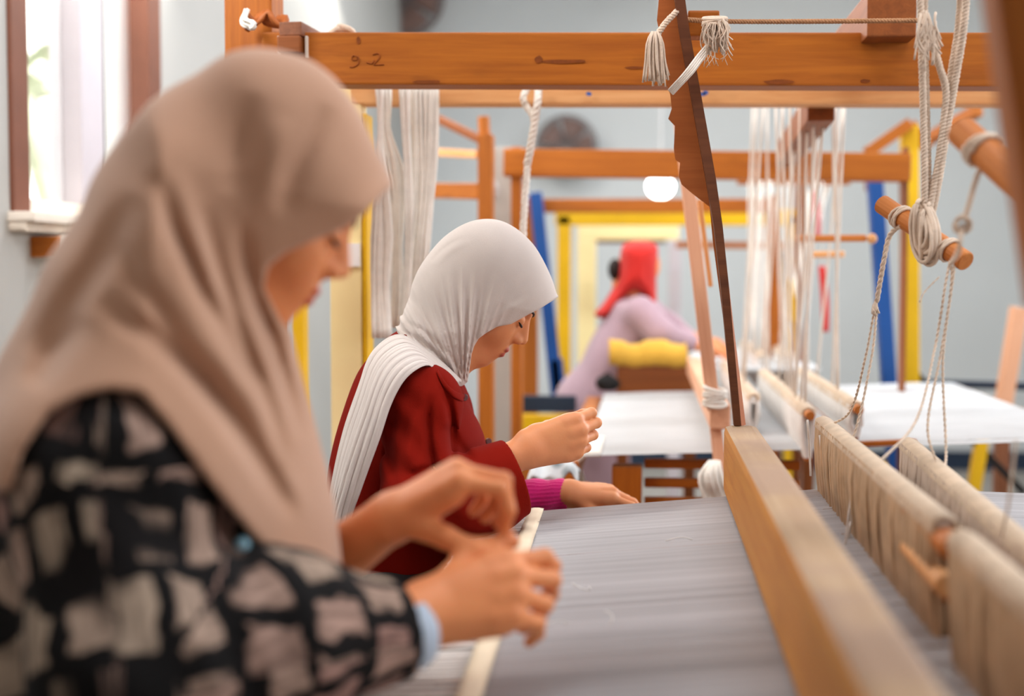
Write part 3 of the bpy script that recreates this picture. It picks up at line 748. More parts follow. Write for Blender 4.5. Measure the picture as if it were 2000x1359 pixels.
for i in range(5):
    t = np.linspace(0, 6.4, 16); mb.tube(W(1396, 36 + 4 * i, 2.41) + np.stack([np.cos(t) * .020, np.sin(t) * .014, np.sin(t + i) * .004], 1), .003, 4)
mb.build('frayed_rag', 'rope_cotton', lay)
bk = beam('tie_block', W(1342, 50, 2.50), W(1404, 50, 2.50), 0.05, 0.045, 'wood_orange', lay, 0.004)
mb = MB(); mb.rope([W(1334, 22, 2.46), W(1338, 36, 2.44), W(1360, 40, 2.45), W(1430, 42, 2.50), W(1560, 42, 2.52), W(1800, 40, 2.50)], 0.0045); mb.build('twine', 'rope_brown', L1)
# beam end lying on the top beam at right
pe = W(1742, 47, 2.60)
box('side_rail', (pe[0] - .044, 2.60, pe[2] - .022), (pe[0] + .044, 3.04, pe[2] + .06), 'wood_orange_dark', L1, 0.003)
# hanging board close to the camera at the right edge
hb0, hb1 = W(1976, 60, 1.10), W(2042, 520, 1.10); hbd = (hb1 - hb0) / (hb1 - hb0)[2]
beam('hanging_board', hb0 + hbd * (1.80 - hb0[2]), hb1 - hbd * .03, 0.028, 0.05, 'wood_orange', L1, 0.004, up=(0, 1, 0))

mat_plain('thread_lit_loop', (204, 182, 158), 0.8, 0.14, 25, sheen=0.15)  # paler than the curtain, putting its lit top into the colour
mat_plain('thread_heddle_pale', (208, 188, 172), 0.8, 0.14, 25, sheen=0.15)
# heddle shafts: top stick, bottom stick, thick curtain of heddle strings
def shaft(x, ya, yb, za, zb, zl, mcol, parent, spacing=0.0052, r=0.0034, skirt=0.012, knob=True, lean=0.0):
    """x: centre plane; (ya, za) far end, (yb, zb) near end; zl: depth of the curtain"""
    s = beam('heddle_bar', (x, ya, za - .012), (x, yb, zb - .012), 0.018, 0.022, 'thread_white', parent, 0.008)
    s['label'] = 'heddle bar wrapped in white string'
    n = int(abs(ya - yb) / spacing); mb = MB(); ml = MB()
    for i in range(n + 1):
        u = i / n; y = ya + (yb - ya) * u + RNG.uniform(-.0012, .0012); z = za + (zb - za) * u
        dxm = RNG.normal(0, .002); sw = RNG.normal(0, .0015)
        for sd in (-1, 1):
            P = [(x + sd * .0105, y, z - .004), (x + sd * (.0115) + dxm, y + sw, z - .05), (x + sd * .008 + lean * .5 + dxm, y + sw, z - zl * .6), (x + sd * .003 + lean, y + RNG.normal(0, .0018), z - zl)]
            mb.tube(resample(P, 5), r * RNG.uniform(.8, 1.1), 4, cap=False)
        ml.tube([(x - .0115, y, z - .014), (x - .0100, y, z - .002), (x, y, z + .0015), (x + .0100, y, z - .002), (x + .0115, y, z - .014)], r * 1.04, 4, cap=False)
    o = mb.build('heddle_strings', mcol, s); o['kind'] = 'stuff'
    o = ml.build('heddle_loops', 'thread_lit_loop', s); o['kind'] = 'stuff'; o['label'] = 'string loops over the bar, coloured paler as if lit'
    b2 = beam('heddle_bottom_bar', (x + lean, ya, za - zl), (x + lean, yb, zb - zl), 0.014, 0.016, 'wood_dowel', parent, 0.005)
    return s
shaft(0.306, 2.43, 1.45, 0.998, 0.998, 0.150, 'thread_heddle', L1)
shaft(0.306, 1.37, 0.62, 0.998, 0.995, 0.170, 'thread_heddle', L1)
shaft(0.415, 2.24, 0.75, 0.985, 0.925, 0.150, 'thread_heddle_pale', L1)
# stick ends between the two halves of the front shaft
cyl('shaft_stick', (0.306, 1.40, 0.976), (0.306, 1.64, 0.978), 0.0135, 'wood_dowel', L1)
cyl('shaft_stick', (0.300, 1.41, 0.937), (0.300, 1.60, 0.939), 0.0115, 'wood_pale', L1)
cyl('shaft_stick', (0.312, 1.43, 0.925), (0.312, 1.62, 0.927), 0.0115, 'wood_dowel', L1)
# loose stray heddle threads on the front shaft
mb = MB()
for (xa, ya, xb, yb, Y) in ((1697, 930, 1678, 1060, 2.0), (1703, 930, 1682, 1080, 2.0), (1690, 1020, 1672, 1090, 1.95), (1600, 820, 1606, 930, 2.44), (1625, 850, 1632, 945, 2.35)):
    mb.tube(resample([W(xa, ya, Y) - np.array([.02, 0, 0]), W((xa + xb) / 2 + 3, (ya + yb) / 2, Y) - np.array([.022, 0, 0]), W(xb, yb, Y) - np.array([.02, 0, 0])], 8), 0.0018, 4)
mb.build('stray_thread', 'thread_white', L1)['kind'] = 'stuff'

# hanging pulley sticks and their cords
p0, p1 = W(1722, 398, 2.24), W(1887, 511, 2.10)
st = thing('heddle_roller', (p0 + p1) / 2, 'short round stick bound with a thick knot of white cord, hanging over the heddles', 'roller stick')
d = (p1 - p0) / np.linalg.norm(p1 - p0)
cyl('stick', p0, p1, 0.0150, 'wood_dowel', st)
def wraps(c, d, R, r, n, w, name, m, parent, wob=0.15):
    mb = MB(); k = n * 14; d = unit(d); a = unit(np.cross(d, (0, 0, 1.0))); b2 = np.cross(d, a)
    t = np.linspace(0, 2 * math.pi * n, k)
    P = np.array(c) + np.outer((t / t[-1] - .5) * w + np.sin(t * 1.7) * w * .15, d) + (np.cos(t) * (R + np.sin(t * 2.3) * R * wob))[:, None] * a + (np.sin(t) * (R + np.cos(t * 1.9) * R * wob))[:, None] * b2
    mb.tube(P, r, 5); return mb.build(name, m, parent)
def along(u): return p0 + (p1 - p0) * u
wraps(along(.24), d, .0175, .0022, 4, .014, 'cord_wrap', 'rope_cotton', st, .05)
wraps(along(.80), d, .0175, .0022, 4, .012, 'cord_wrap', 'rope_cotton', st, .05)
# thick knot in the middle
kn = along(.50) + np.array([0, -.004, 0])
mb = MB()
for i in range(20):
    th = RNG.uniform(-1.2, 1.2); hd = d * math.cos(th) + np.array([0, -1.0, 0]) * math.sin(th); R = RNG.uniform(.020, .033); t = np.linspace(-.8, 2 * math.pi - .3, 26)
    P = kn + np.array([RNG.uniform(-.008, .008), -.016, RNG.uniform(-.012, .010)]) + np.outer(np.sin(t) * R * .85, hd) + np.outer(np.cos(t) * R * 1.25, [0, 0, 1.0]) + np.outer(np.sin(2 * t) * .004, [0, 1.0, 0])
    mb.tube(P, .0033, 5)
mb.build('cord_knot', 'rope_cotton', st)
def cord(name, pts, r, parent, m='rope_cotton', ply=3, turns=60):
    mb = MB(); mb.rope(pts, r, ply, turns); return mb.build(name, m, parent)
top = lambda x, Y: W(x, -70, Y)
# the cords that carry the stick
cord('cord', [W(1796, -120, 2.14), W(1799, 60, 2.14), W(1803, 200, 2.15), W(1806, 330, 2.15), W(1806, 440, 2.15)], .0055, st)
cord('cord', [W(1812, -120, 2.15), W(1806, 40, 2.15), W(1810, 200, 2.16), W(1813, 330, 2.16), W(1812, 440, 2.16)], .005, st)
cord('cord', [W(1814, 60, 2.15), W(1835, 130, 2.15), W(1848, 180, 2.15), W(1842, 250, 2.15), W(1829, 340, 2.15), W(1812, 420, 2.15)], .0058, st)
cord('cord', [W(1895, -120, 2.14), W(1884, 40, 2.14), W(1867, 150, 2.15), W(1850, 250, 2.15), W(1834, 350, 2.15), W(1818, 430, 2.16)], .0058, st)
cord('cord', [W(1882, -120, 2.16), W(1873, 40, 2.16), W(1858, 140, 2.16), W(1846, 230, 2.16), W(1836, 320, 2.16), W(1820, 420, 2.16)], .0055, st)
mb = MB()
for i in range(30):
    x = RNG.uniform(1794, 1828); y = RNG.uniform(20, 70); mb.tube(resample([W(x, y, 2.13), W(x + RNG.uniform(-8, 8), y + 22, 2.125), W(x + RNG.uniform(-16, 16), y + RNG.uniform(35, 70), 2.125)], 7), .0018, 4)
mb.build('frayed_end', 'rope_cotton', st)
# cords from the stick down to the heddles
k1 = along(.24) + np.array([0, -.018, -.01])
cord('cord', [k1, W(1738, 460, 2.22), W(1727, 505, 2.22), W(1720, 545, 2.23), W(1712, 590, 2.24)], .0042, st, turns=34)
mb = MB()
for i in range(9): mb.tube(resample([W(1712, 585, 2.24), W(1708 + RNG.uniform(-5, 5), 600, 2.235), W(1708 + RNG.uniform(-8, 12), 612 + RNG.uniform(-10, 6), 2.235)], 6), .0015, 4)
mb.build('frayed_end', 'rope_cotton', st)
hz = .998
def down(name, pts): cord(name, pts, .0022, st, 'rope_cotton', 2, 60)
down('thin_cord', [W(1709, 600, 2.24), W(1690, 700, 2.25), W(1662, 800, 2.3), (0.306, 2.34, .996)])
down('thin_cord', [W(1713, 600, 2.24), W(1702, 700, 2.22), W(1668, 850, 2.2), (0.306, 2.20, .996)])
k2 = along(.80) + np.array([0, -.016, -.012])
down('thin_cord', [k2, W(1846, 560, 2.1), W(1826, 680, 2.1), W(1790, 820, 2.0), (0.306, 1.86, .998)])
down('thin_cord', [k2, W(1858, 560, 2.1), W(1838, 690, 2.1), W(1812, 830, 2.05), (0.415, 2.02, .975)])
down('thin_cord', [k2 + np.array([.006, 0, 0]), W(1862, 540, 2.1), W(1842, 700, 2.1), W(1848, 880, 2.05), (0.415, 1.98, .973)])
cord('thin_cord', [W(1835, 540, 2.1), W(1806, 570, 2.1), W(1796, 590, 2.1)], .0012, st, ply=2)
# second stick, nearer the camera
q0, q1 = W(1876, 254, 1.72), W(2040, 404, 1.60)
s2 = thing('heddle_roller', (q0 + q1) / 2, 'thick round stick at the right edge with one cord looped round it', 'roller stick')
cyl('stick', q0, q1, 0.0185, 'wood_dowel', s2)
wraps(q0 + (q1 - q0) * .27, q1 - q0, .021, .003, 3, .012, 'cord_wrap', 'rope_cotton', s2, .05)
cord('cord', [q0 + (q1 - q0) * .27 + np.array([0, -.02, -.01]), W(1908, 345, 1.68), W(1894, 395, 1.68), W(1884, 430, 1.68)], .0036, s2)
mb = MB(); kc = W(1880, 438, 1.68)
for i in range(7):
    t = np.linspace(0, 6.0, 18); R = RNG.uniform(.006, .010)
    mb.tube(kc + np.stack([np.cos(t + i) * R, np.sin(t * 2 + i) * .006, np.sin(t + i) * R * 1.1], 1), .0022, 4)
mb.build('cord_knot', 'rope_cotton', s2)
cord('cord', [kc, W(1872, 490, 1.68), W(1860, 510, 1.9), W(1856, 515, 2.05)], .003, s2)
for dx in (-.06, .05):
    c = (q0 + q1) / 2 + np.array([dx * .8 + .05, -.04, .04]); cord('cord', [c, c + np.array([0.0, -.0, .20]), (c[0], 1.50, 1.80)], .004, s2)
cord('thin_cord', [W(1984, 860, 1.5), W(1970, 980, 1.5), W(1955, 1050, 1.55)], .0018, st, ply=2)

mat_plain('paint_grey', (178, 172, 166), 0.8, 0.05, 8)
# ------------------------------------------------------------------ loom 2, behind
L2 = thing('loom', (0.3, 4.0, 0.0), 'second loom with pale lit front beam and bright white warp, behind the near loom', 'loom')
beam('top_beam', W(690, 168, 3.10), W(2300, 168, 3.14), 0.07, 0.088, 'wood_pale', L2, 0.005)
for (x, y) in ((1150, 183), (1372, 184), (1378, 181)): spot(x, y, .007, .005, 'ink_blue', 'ink_mark', 3.0635, L2)
box('post', (-0.702, 3.07, 0), (-0.630, 3.14, 1.70), 'paint_cream', L2, 0.005)['label'] = 'cream-yellow front post'
box('post_edge', (-0.628, 3.07, 0), (-0.617, 3.14, 1.60), 'paint_yellow', L2, 0.002)
box('post', (1.28, 3.07, 0), (1.36, 3.14, 1.72), 'wood_pale', L2, 0.005)
box('post', (-0.880, 3.42, 0), (-0.849, 3.47, 1.45), 'paint_yellow', L2, 0.004)['label'] = 'yellow side post'
beam('top_beam', W(985, 318, 4.50), W(1776, 328, 4.50), 0.07, 0.088, 'wood_orange', L2, 0.005)
px = W(1010, 400, 4.52); box('post', (px[0] - .017, 4.48, 0), (px[0] + .017, 4.55, 1.65), 'wood_orange', L2, 0.004)
box('post', (0.806, 4.48, 0), (0.818, 4.55, 1.64), 'wood_orange_dark', L2, 0.004)
px = W(950, 400, 4.20); box('post', (px[0] - .022, 4.16, 0), (px[0] + .022, 4.23, 1.66), 'wood_orange', L2, 0.004)['label'] = 'orange left post with a peg on top'
cyl('post_peg', (px[0] - .004, 4.195, 1.65), (px[0] - .008, 4.195, 1.715), .018, 'wood_orange', L2)
beam('brace', W(852, 230, 4.3), W(946, 276, 4.2), 0.03, 0.024, 'wood_orange_dark', L2, 0.004)
beam('brace', W(850, 297, 4.4), W(938, 302, 4.2), 0.03, 0.024, 'wood_pale', L2, 0.004)
beam('side_rail', W(846, 372, 4.6), W(940, 374, 4.24), 0.03, 0.05, 'wood_orange', L2, 0.004)
px = W(980, 300, 4.6); box('post_board', (px[0] - .03, 4.6, 0.0), (px[0] + .03, 4.63, 1.66), 'paint_grey', L2, 0.004)['label'] = 'grey-painted board'
pr_ = W(964, 372, 4.55); mbx = MB(); mbx.sphere(pr_, .022, 12, 8, (0.8, .5, 1.5)); mbx.build('bright_glint', 'cloth_white', L2)  # white blob in place of a bright reflected glint by the post
beam('side_rail', W(1604, 205, 3.16), W(1536, 302, 4.46), 0.06, 0.07, 'wood_orange_dark', L2, 0.005)
# white warp sheet with a draped front corner
def warp2_z(x): return float(np.interp(x, [-.13, .15, .9, 1.4], [.828, .838, .874, .874]))
mb = MB(); xs2 = [-0.14, -.1, 0.0, .15, .5, .9, 1.035]
for i in range(260):
    y = 3.20 + 1.62 * i / 259; V = []; F = []
    for x in xs2:
        dz = RNG.normal(0, .0006); V += [(x, y - .0032, warp2_z(x) - .001 + dz), (x, y, warp2_z(x) + .001 + dz), (x, y + .0032, warp2_z(x) - .001 + dz)]
    for k in range(len(xs2) - 1): F += [(3 * k, 3 * k + 3, 3 * k + 4, 3 * k + 1), (3 * k + 1, 3 * k + 4, 3 * k + 5, 3 * k + 2)]
    mb.add(V, F)
o = mb.build('warp_threads', 'cloth_white', L2, smooth=False); o['kind'] = 'stuff'
mb = MB()
for i in range(26):
    y = 3.21 + .012 * i; x = -.135 + RNG.uniform(-.01, .10)
    mb.tube(resample([(-.10, y, .829), (-.15, y, .825), (-.175 + RNG.uniform(-.01, .01), y, .77), (-.16 + RNG.uniform(-.02, .03), y + .01, .68), (-.13 + RNG.uniform(-.02, .02), y, .60)], 9), .0075, 5)
mb.build('thread_tails', 'yarn_white', L2)['kind'] = 'stuff'
box('breast_beam', (-0.20, 3.18, 0.765), (-0.15, 4.86, 0.815), 'wood_orange', L2, 0.006)
box('breast_beam_stretcher', (-0.66, 3.08, 0.66), (1.34, 3.13, 0.72), 'wood_orange', L2, 0.005)
box('post', (-0.075, 3.22, 0), (-0.005, 3.28, 0.80), 'wood_orange', L2, 0.005)['label'] = 'short orange front post under the white warp'
for z in (.80, .755, .71, .665): box('slat', (0.0, 3.26, z - .010), (0.36, 3.285, z + .012), 'wood_orange', L2, 0.004)
box('back_beam', (1.02, 3.18, 0.81), (1.06, 4.86, 0.868), 'wood_pale', L2, 0.006)
box('back_beam_arm', (1.0, 3.08, .74), (1.30, 3.13, .80), 'wood_orange', L2, .005)
beam('warp_stick', W(1678, 867, 3.19), W(1790, 862, 3.19), 0.02, 0.012, 'wood_orange', L2, 0.003)
box('lower_rail', (-.66, 3.08, .25), (1.34, 3.13, .33), 'wood_orange', L2, .005)
# batten with pale sword
bt2 = beam('batten', (0.166, 3.10, 0.930), (0.166, 4.80, 0.930), 0.046, 0.056, 'wood_pink', L2, 0.006)
beam('lay_sword', W(1322, 178, 3.12), W(1394, 800, 3.12), 0.03, 0.022, 'wood_pink', L2, 0.004, up=(0, 1, 0))
beam('sword_board', W(1366, 390, 3.16), W(1388, 560, 3.16), 0.010, 0.03, 'wood_pale', L2, 0.003, up=(0, 1, 0))
beam('batten_foot', W(1396, 820, 3.13), W(1412, 968, 3.13), 0.026, 0.026, 'wood_pink', L2, 0.004, up=(0, 1, 0))
mb = MB()
for i in range(30):
    x = RNG.uniform(1374, 1420); mb.tube(resample([W(1395 + (x - 1395) * .4, 900, 3.09), W(x - 8, 930, 3.07 + RNG.uniform(-.02, .02)), W(x, 965, 3.07), W(x + 4, 985, 3.08)], 7), .004, 4)
for i in range(8): t = np.linspace(0, 6.2, 14); c = W(1396, 786 + RNG.uniform(-30, 12), 3.10); mb.tube(c + np.stack([np.cos(t) * .024, np.sin(t) * .024, np.sin(t + i) * .006], 1), .005, 4)
mb.build('yarn_binding', 'yarn_white', L2)['kind'] = 'stuff'
shaft(0.365, 4.35, 3.16, 0.945, 0.943, 0.11, 'thread_white', L2, spacing=.012, r=.0062)
shaft(0.470, 4.25, 3.16, 0.957, 0.957, 0.075, 'thread_white', L2, spacing=.012, r=.0062)
shaft(0.27, 4.75, 3.5, 0.945, 0.945, 0.10, 'thread_white', L2, spacing=.012, r=.0062)
for x, z in ((.365, .932), (.470, .946)): cyl('shaft_stick', (x, 3.12, z), (x, 3.3, z), .0105, 'wood_dowel', L2)
# hanging dowels and a crowd of strings
beam('hanging_dowel', W(1555, 466, 3.7), W(1692, 465, 3.62), .018, .018, 'wood_dowel', L2, .006)
mbx = MB(); mbx.sphere(W(1703, 466, 3.62), .013); mbx.build('dowel_knob', 'wood_pale', L2)
beam('hanging_dowel', W(1588, 497, 3.95), W(1648, 496, 3.9), .02, .018, 'wood_pale', L2, .005)
strs = []
for (x, Y) in ((1562, 3.4), (1584, 3.4), (1606, 3.5), (1624, 3.5), (1646, 3.6), (1480, 3.9), (1496, 3.8), (1512, 3.7), (1528, 3.6), (1545, 3.5), (1632, 3.45), (1470, 4.0), (1500, 4.2), (1555, 3.9), (1575, 4.1), (1600, 4.2), (1640, 3.9), (1615, 3.3), (1535, 4.3), (1590, 3.25)):
    t_ = W(x + RNG.uniform(-6, 6), 195, Y); b0 = np.array([min((.365, .470, .27), key=lambda q: abs(q - t_[0] + .01)) + RNG.uniform(-.004, .004), Y, .945]); mid = (t_ + b0) / 2 + RNG.normal(0, .004, 3)
    mb = MB(); mb.tube(resample([t_, t_ * .7 + b0 * .3, mid, b0], 8), .0034, 5); mb.build('heddle_cord', 'thread_light', L2)
for (x, y0, y1, Y, w_, m_) in ((1592, 372, 462, 4.9, .011, 'pink_cloth'), (1608, 520, 648, 4.9, .013, 'red_cloth'), (1542, 545, 630, 5.0, .014, 'paint_yellow')):
    a0, a1 = W(x - 3, y0, Y), W(x + 4, y1, Y); mb = MB(); P = resample([a0, (a0 + a1) / 2 + np.array([.004, 0, 0]), a1], 12)
    for k in range(5): mb.tube(P + np.array([(k - 2) * w_ * .35, RNG.uniform(-.004, .004), 0]), w_ * .34 * (0.6 + .5 * np.sin(np.linspace(.3, 2.9, 12))), 5)
    o = mb.build('yarn_hank', m_); setp(o, {'pink_cloth': 'short pink yarn hank hanging above the red one among the loom cords', 'red_cloth': 'red yarn hank hanging under the pink one among the loom cords', 'paint_yellow': 'small yellow yarn hank behind the white loom cords'}[m_], 'yarn')
    cd = MB(); cd.tube([a0 + np.array([0, 0, -.01]), a0 + np.array([0, 0, 1.55 - a0[2] + .06])], .0025, 4); cd.build('hanging_string', 'yarn_white', o)

# ------------------------------------------------------------------ loom 3
L3 = thing('loom', (0.0, 5.6, 0.0), 'third loom carrying a yellow cloth roll, where the woman in the red scarf bends over', 'loom')
beam('top_beam', W(1040, 402, 5.6), W(1500, 402, 5.6), .06, .055, 'wood_orange', L3, .005)
for X in (-.46, .50): box('post', (X - .03, 5.57, 0), (X + .03, 5.63, 1.55), 'wood_orange', L3, .005)
box('dark_panel', (-.47, 4.98, .745), (-.245, 5.02, .805), 'paint_navy', L3, .005)
box('lower_board', (-.55, 4.90, .665), (-.24, 4.94, .745), 'paint_yellow', L3, .005)
box('post', (-.50, 4.90, 0), (-.47, 4.94, .95), 'paint_navy', L3, .004)
box('post', (-.27, 4.90, 0), (-.235, 4.94, .75), 'wood_orange', L3, .004)
box('breast_beam', (-0.098, 4.90, .81), (.181, 4.955, .920), 'wood_orange_dark', L3, .006)
for X in (-.078, .157): box('post', (X - .02, 4.905, 0), (X + .02, 4.95, .81), 'wood_orange_dark', L3, .004)
mb = MB(); xs3 = np.linspace(-.125, .15, 26)
P = np.stack([xs3, np.full(26, 4.91), .962 + .006 * np.sin(xs3 * 40)], 1)
mb.tube(P, .044 + .003 * np.sin(xs3 * 38) + .002 * np.sin(xs3 * 130), 16); o = mb.build('cloth_roll', 'cloth_yellow', L3)
box('warp_sheet', (0.19, 4.99, .898), (.62, 6.2, .910), 'cloth_white', L3, .004)
for X in (.58,): box('post', (X - .02, 5.0, 0), (X + .02, 5.05, .898), 'wood_orange_dark', L3, .004)
beam('blue_plank', W(1046, 376, 5.5), W(1088, 770, 5.5), .05, .05, 'paint_blue', L3, .005, up=(0, 1, 0))
beam('blue_plank', W(1086, 700, 5.5), W(1100, 830, 5.5), .05, .05, 'paint_blue', L3, .005, up=(0, 1, 0))

shaft(0.42, 6.0, 5.1, .95, .95, .12, 'thread_white', L3, spacing=.02, r=.010)
shaft(0.52, 6.0, 5.1, .95, .95, .12, 'thread_white', L3, spacing=.02, r=.010)
for (x, Y, X) in ((1465, 5.2, .42), (1488, 5.3, .42), (1505, 5.2, .42), (1520, 5.5, .52), (1548, 5.2, .52), (1566, 5.4, .52), (1582, 5.6, .52), (1478, 5.7, .42), (1600, 5.2, .52), (1628, 5.4, .52)):
    t_ = W(x, 330 + RNG.uniform(-30, 60), Y); b0 = np.array([X + RNG.uniform(-.02, .02), Y, .94]); mb = MB(); mb.tube(resample([t_, (t_ + b0) / 2 + RNG.normal(0, .006, 3), b0], 6), .008, 5); mb.build('heddle_cord', 'yarn_white', L3)
beam('castle_beam', W(1440, 345, 5.35), W(1660, 345, 5.35), .05, .06, 'wood_orange', L3, .005)
for X in (.56, ): box('castle_post', (X, 5.33, 0), (X + .03, 5.37, 1.62), 'wood_orange_dark', L3, .004)

# ------------------------------------------------------------------ loom 4, yellow, far
L4 = thing('loom', (0.1, 6.5, 0.0), 'far yellow-painted loom frame with a cream gate at the end of the hall', 'loom')
beam('top_beam', W(1085, 425, 6.25), W(1560, 425, 6.25), .06, .07, 'paint_yellow', L4, .005)
px = W(1102, 500, 6.25); box('post', (px[0] - .03, 6.22, 0), (px[0] + .03, 6.28, 1.50), 'paint_yellow', L4, .005)
px = W(1548, 500, 6.25); box('post', (px[0] - .03, 6.22, 0), (px[0] + .03, 6.28, 1.50), 'paint_yellow', L4, .005)
beam('cross_board', W(1128, 448, 6.7), W(1326, 448, 6.7), .05, .10, 'paint_cream', L4, .006)
px = W(1146, 500, 6.7); box('inner_post', (px[0] - .045, 6.67, 0), (px[0] + .045, 6.73, 1.40), 'paint_cream', L4, .006)
px = W(1318, 500, 6.7); box('inner_post', (px[0] - .03, 6.67, 0), (px[0] + .03, 6.73, 1.40), 'frame_lilac', L4, .006)
beam('thin_rail', W(1165, 471, 6.75), W(1300, 471, 6.75), .03, .02, 'wood_brown', L4, .003)
beam('thin_rail', W(1320, 478, 6.5), W(1560, 480, 6.5), .03, .03, 'wood_orange', L4, .003)
beam('hanging_rod', W(1530, 490, 5.9), W(1524, 640, 5.9), .016, .016, 'metal_grey', L4, .003, up=(0, 1, 0))

# ------------------------------------------------------------------ yellow and blue frame at right
L5 = thing('loom', (0.75, 3.8, 0.0), 'tall yellow post with a leaning blue plank and orange brace, right of the white warp', 'loom')
a0, a1 = W(1776, 245, 5.1), W(1786, 960, 5.1)
beam('post', (a0[0], 5.1, a0[2]), (a0[0] + .03, 5.1, 0), .06, .06, 'paint_yellow', L5, .005, up=(0, 1, 0))
beam('post_side', W(1764, 300, 5.08), W(1771, 760, 5.08), .03, .018, 'wood_orange_dark', L5, .004, up=(0, 1, 0))
beam('blue_plank', W(1708, 345, 5.0), W(1748, 930, 5.0), .05, .065, 'paint_blue', L5, .005, up=(0, 1, 0))
beam('brace', W(1692, 300, 5.05), W(1778, 240, 5.05), .04, .04, 'wood_orange', L5, .004)
beam('brace', W(1700, 285, 5.1), W(1702, 372, 5.1), .04, .06, 'wood_brown', L5, .004, up=(0, 1, 0))
beam('brace', W(1778, 240, 5.12), W(1812, 290, 5.12), .04, .035, 'wood_orange', L5, .004)
beam('brace', W(1800, 280, 5.4), W(1910, 215, 5.0), .04, .04, 'wood_orange', L5, .004)
beam('foot_bar', W(1730, 925, 5.0), W(1800, 925, 5.1), .08, .08, 'paint_yellow', L5, .004)
beam('leg', W(1918, 855, 5.2), W(1900, 965, 5.2), .045, .045, 'paint_yellow', L5, .004, up=(0, 1, 0))
beam('lower_rail', W(1800, 748, 5.4), W(2060, 756, 5.4), .03, .03, 'paint_navy', L5, .004)
beam('tie_bar', W(1762, 700, 5.2), W(1812, 752, 5.2), .02, .02, 'black', L5, .003)
beam('tie_bar', W(1880, 840, 5.2), W(2000, 962, 5.2), .025, .025, 'black', L5, .003)
beam('post', W(1990, 600, 5.3), W(1958, 800, 5.3), .05, .08, 'wood_pink', L5, .004, up=(0, 1, 0))
beam('post', (W(1958, 800, 5.3)[0], 5.3, W(1958, 800, 5.3)[2]), (W(1958, 800, 5.3)[0], 5.3, 0), .05, .06, 'wood_brown', L5, .004, up=(0, 1, 0))
# ------------------------------------------------------------------ people
mat_skin('skin_warm', (236, 154, 100), (196, 88, 76))
mat_skin('skin_light', (228, 156, 108), (186, 90, 76))
mat_plain('scarf_taupe', (194, 150, 122), 0.9, 0.05, 10, bump=0.25, bscale=700, sheen=0.35)
mat_plain('scarf_white', (218, 208, 202), 0.92, 0.04, 14, bump=0.35, bscale=900, sheen=0.25)
mat_plain('blouse_red', (128, 20, 8), 0.95, 0.06, 14, bump=0.4, bscale=900, sheen=0.0, spec=0.1)
mat_plain('knit_pink', (222, 34, 128), 0.9, 0.10, 30, bump=0.5, bscale=500, sheen=0.3)
mat_plain('skirt_dark', (40, 34, 36), 0.9, 0.1, 10)
mat_plain('trouser_grey', (58, 60, 70), 0.9, 0.1, 10)
mat_plain('dress_lavender', (184, 156, 168), 0.9, 0.06, 10, sheen=0.2)
mat_plain('hair_dark', (34, 22, 18), 0.5, 0.2, 60)
mat_plain('button_red', (96, 24, 30), 0.35, 0.05, 10, spec=0.6)
mat_plain('pearl_blue', (150, 200, 220), 0.15, 0.03, 10, spec=0.9)
mat_plain('inner_cuff', (188, 204, 222), 0.85, 0.05, 20)
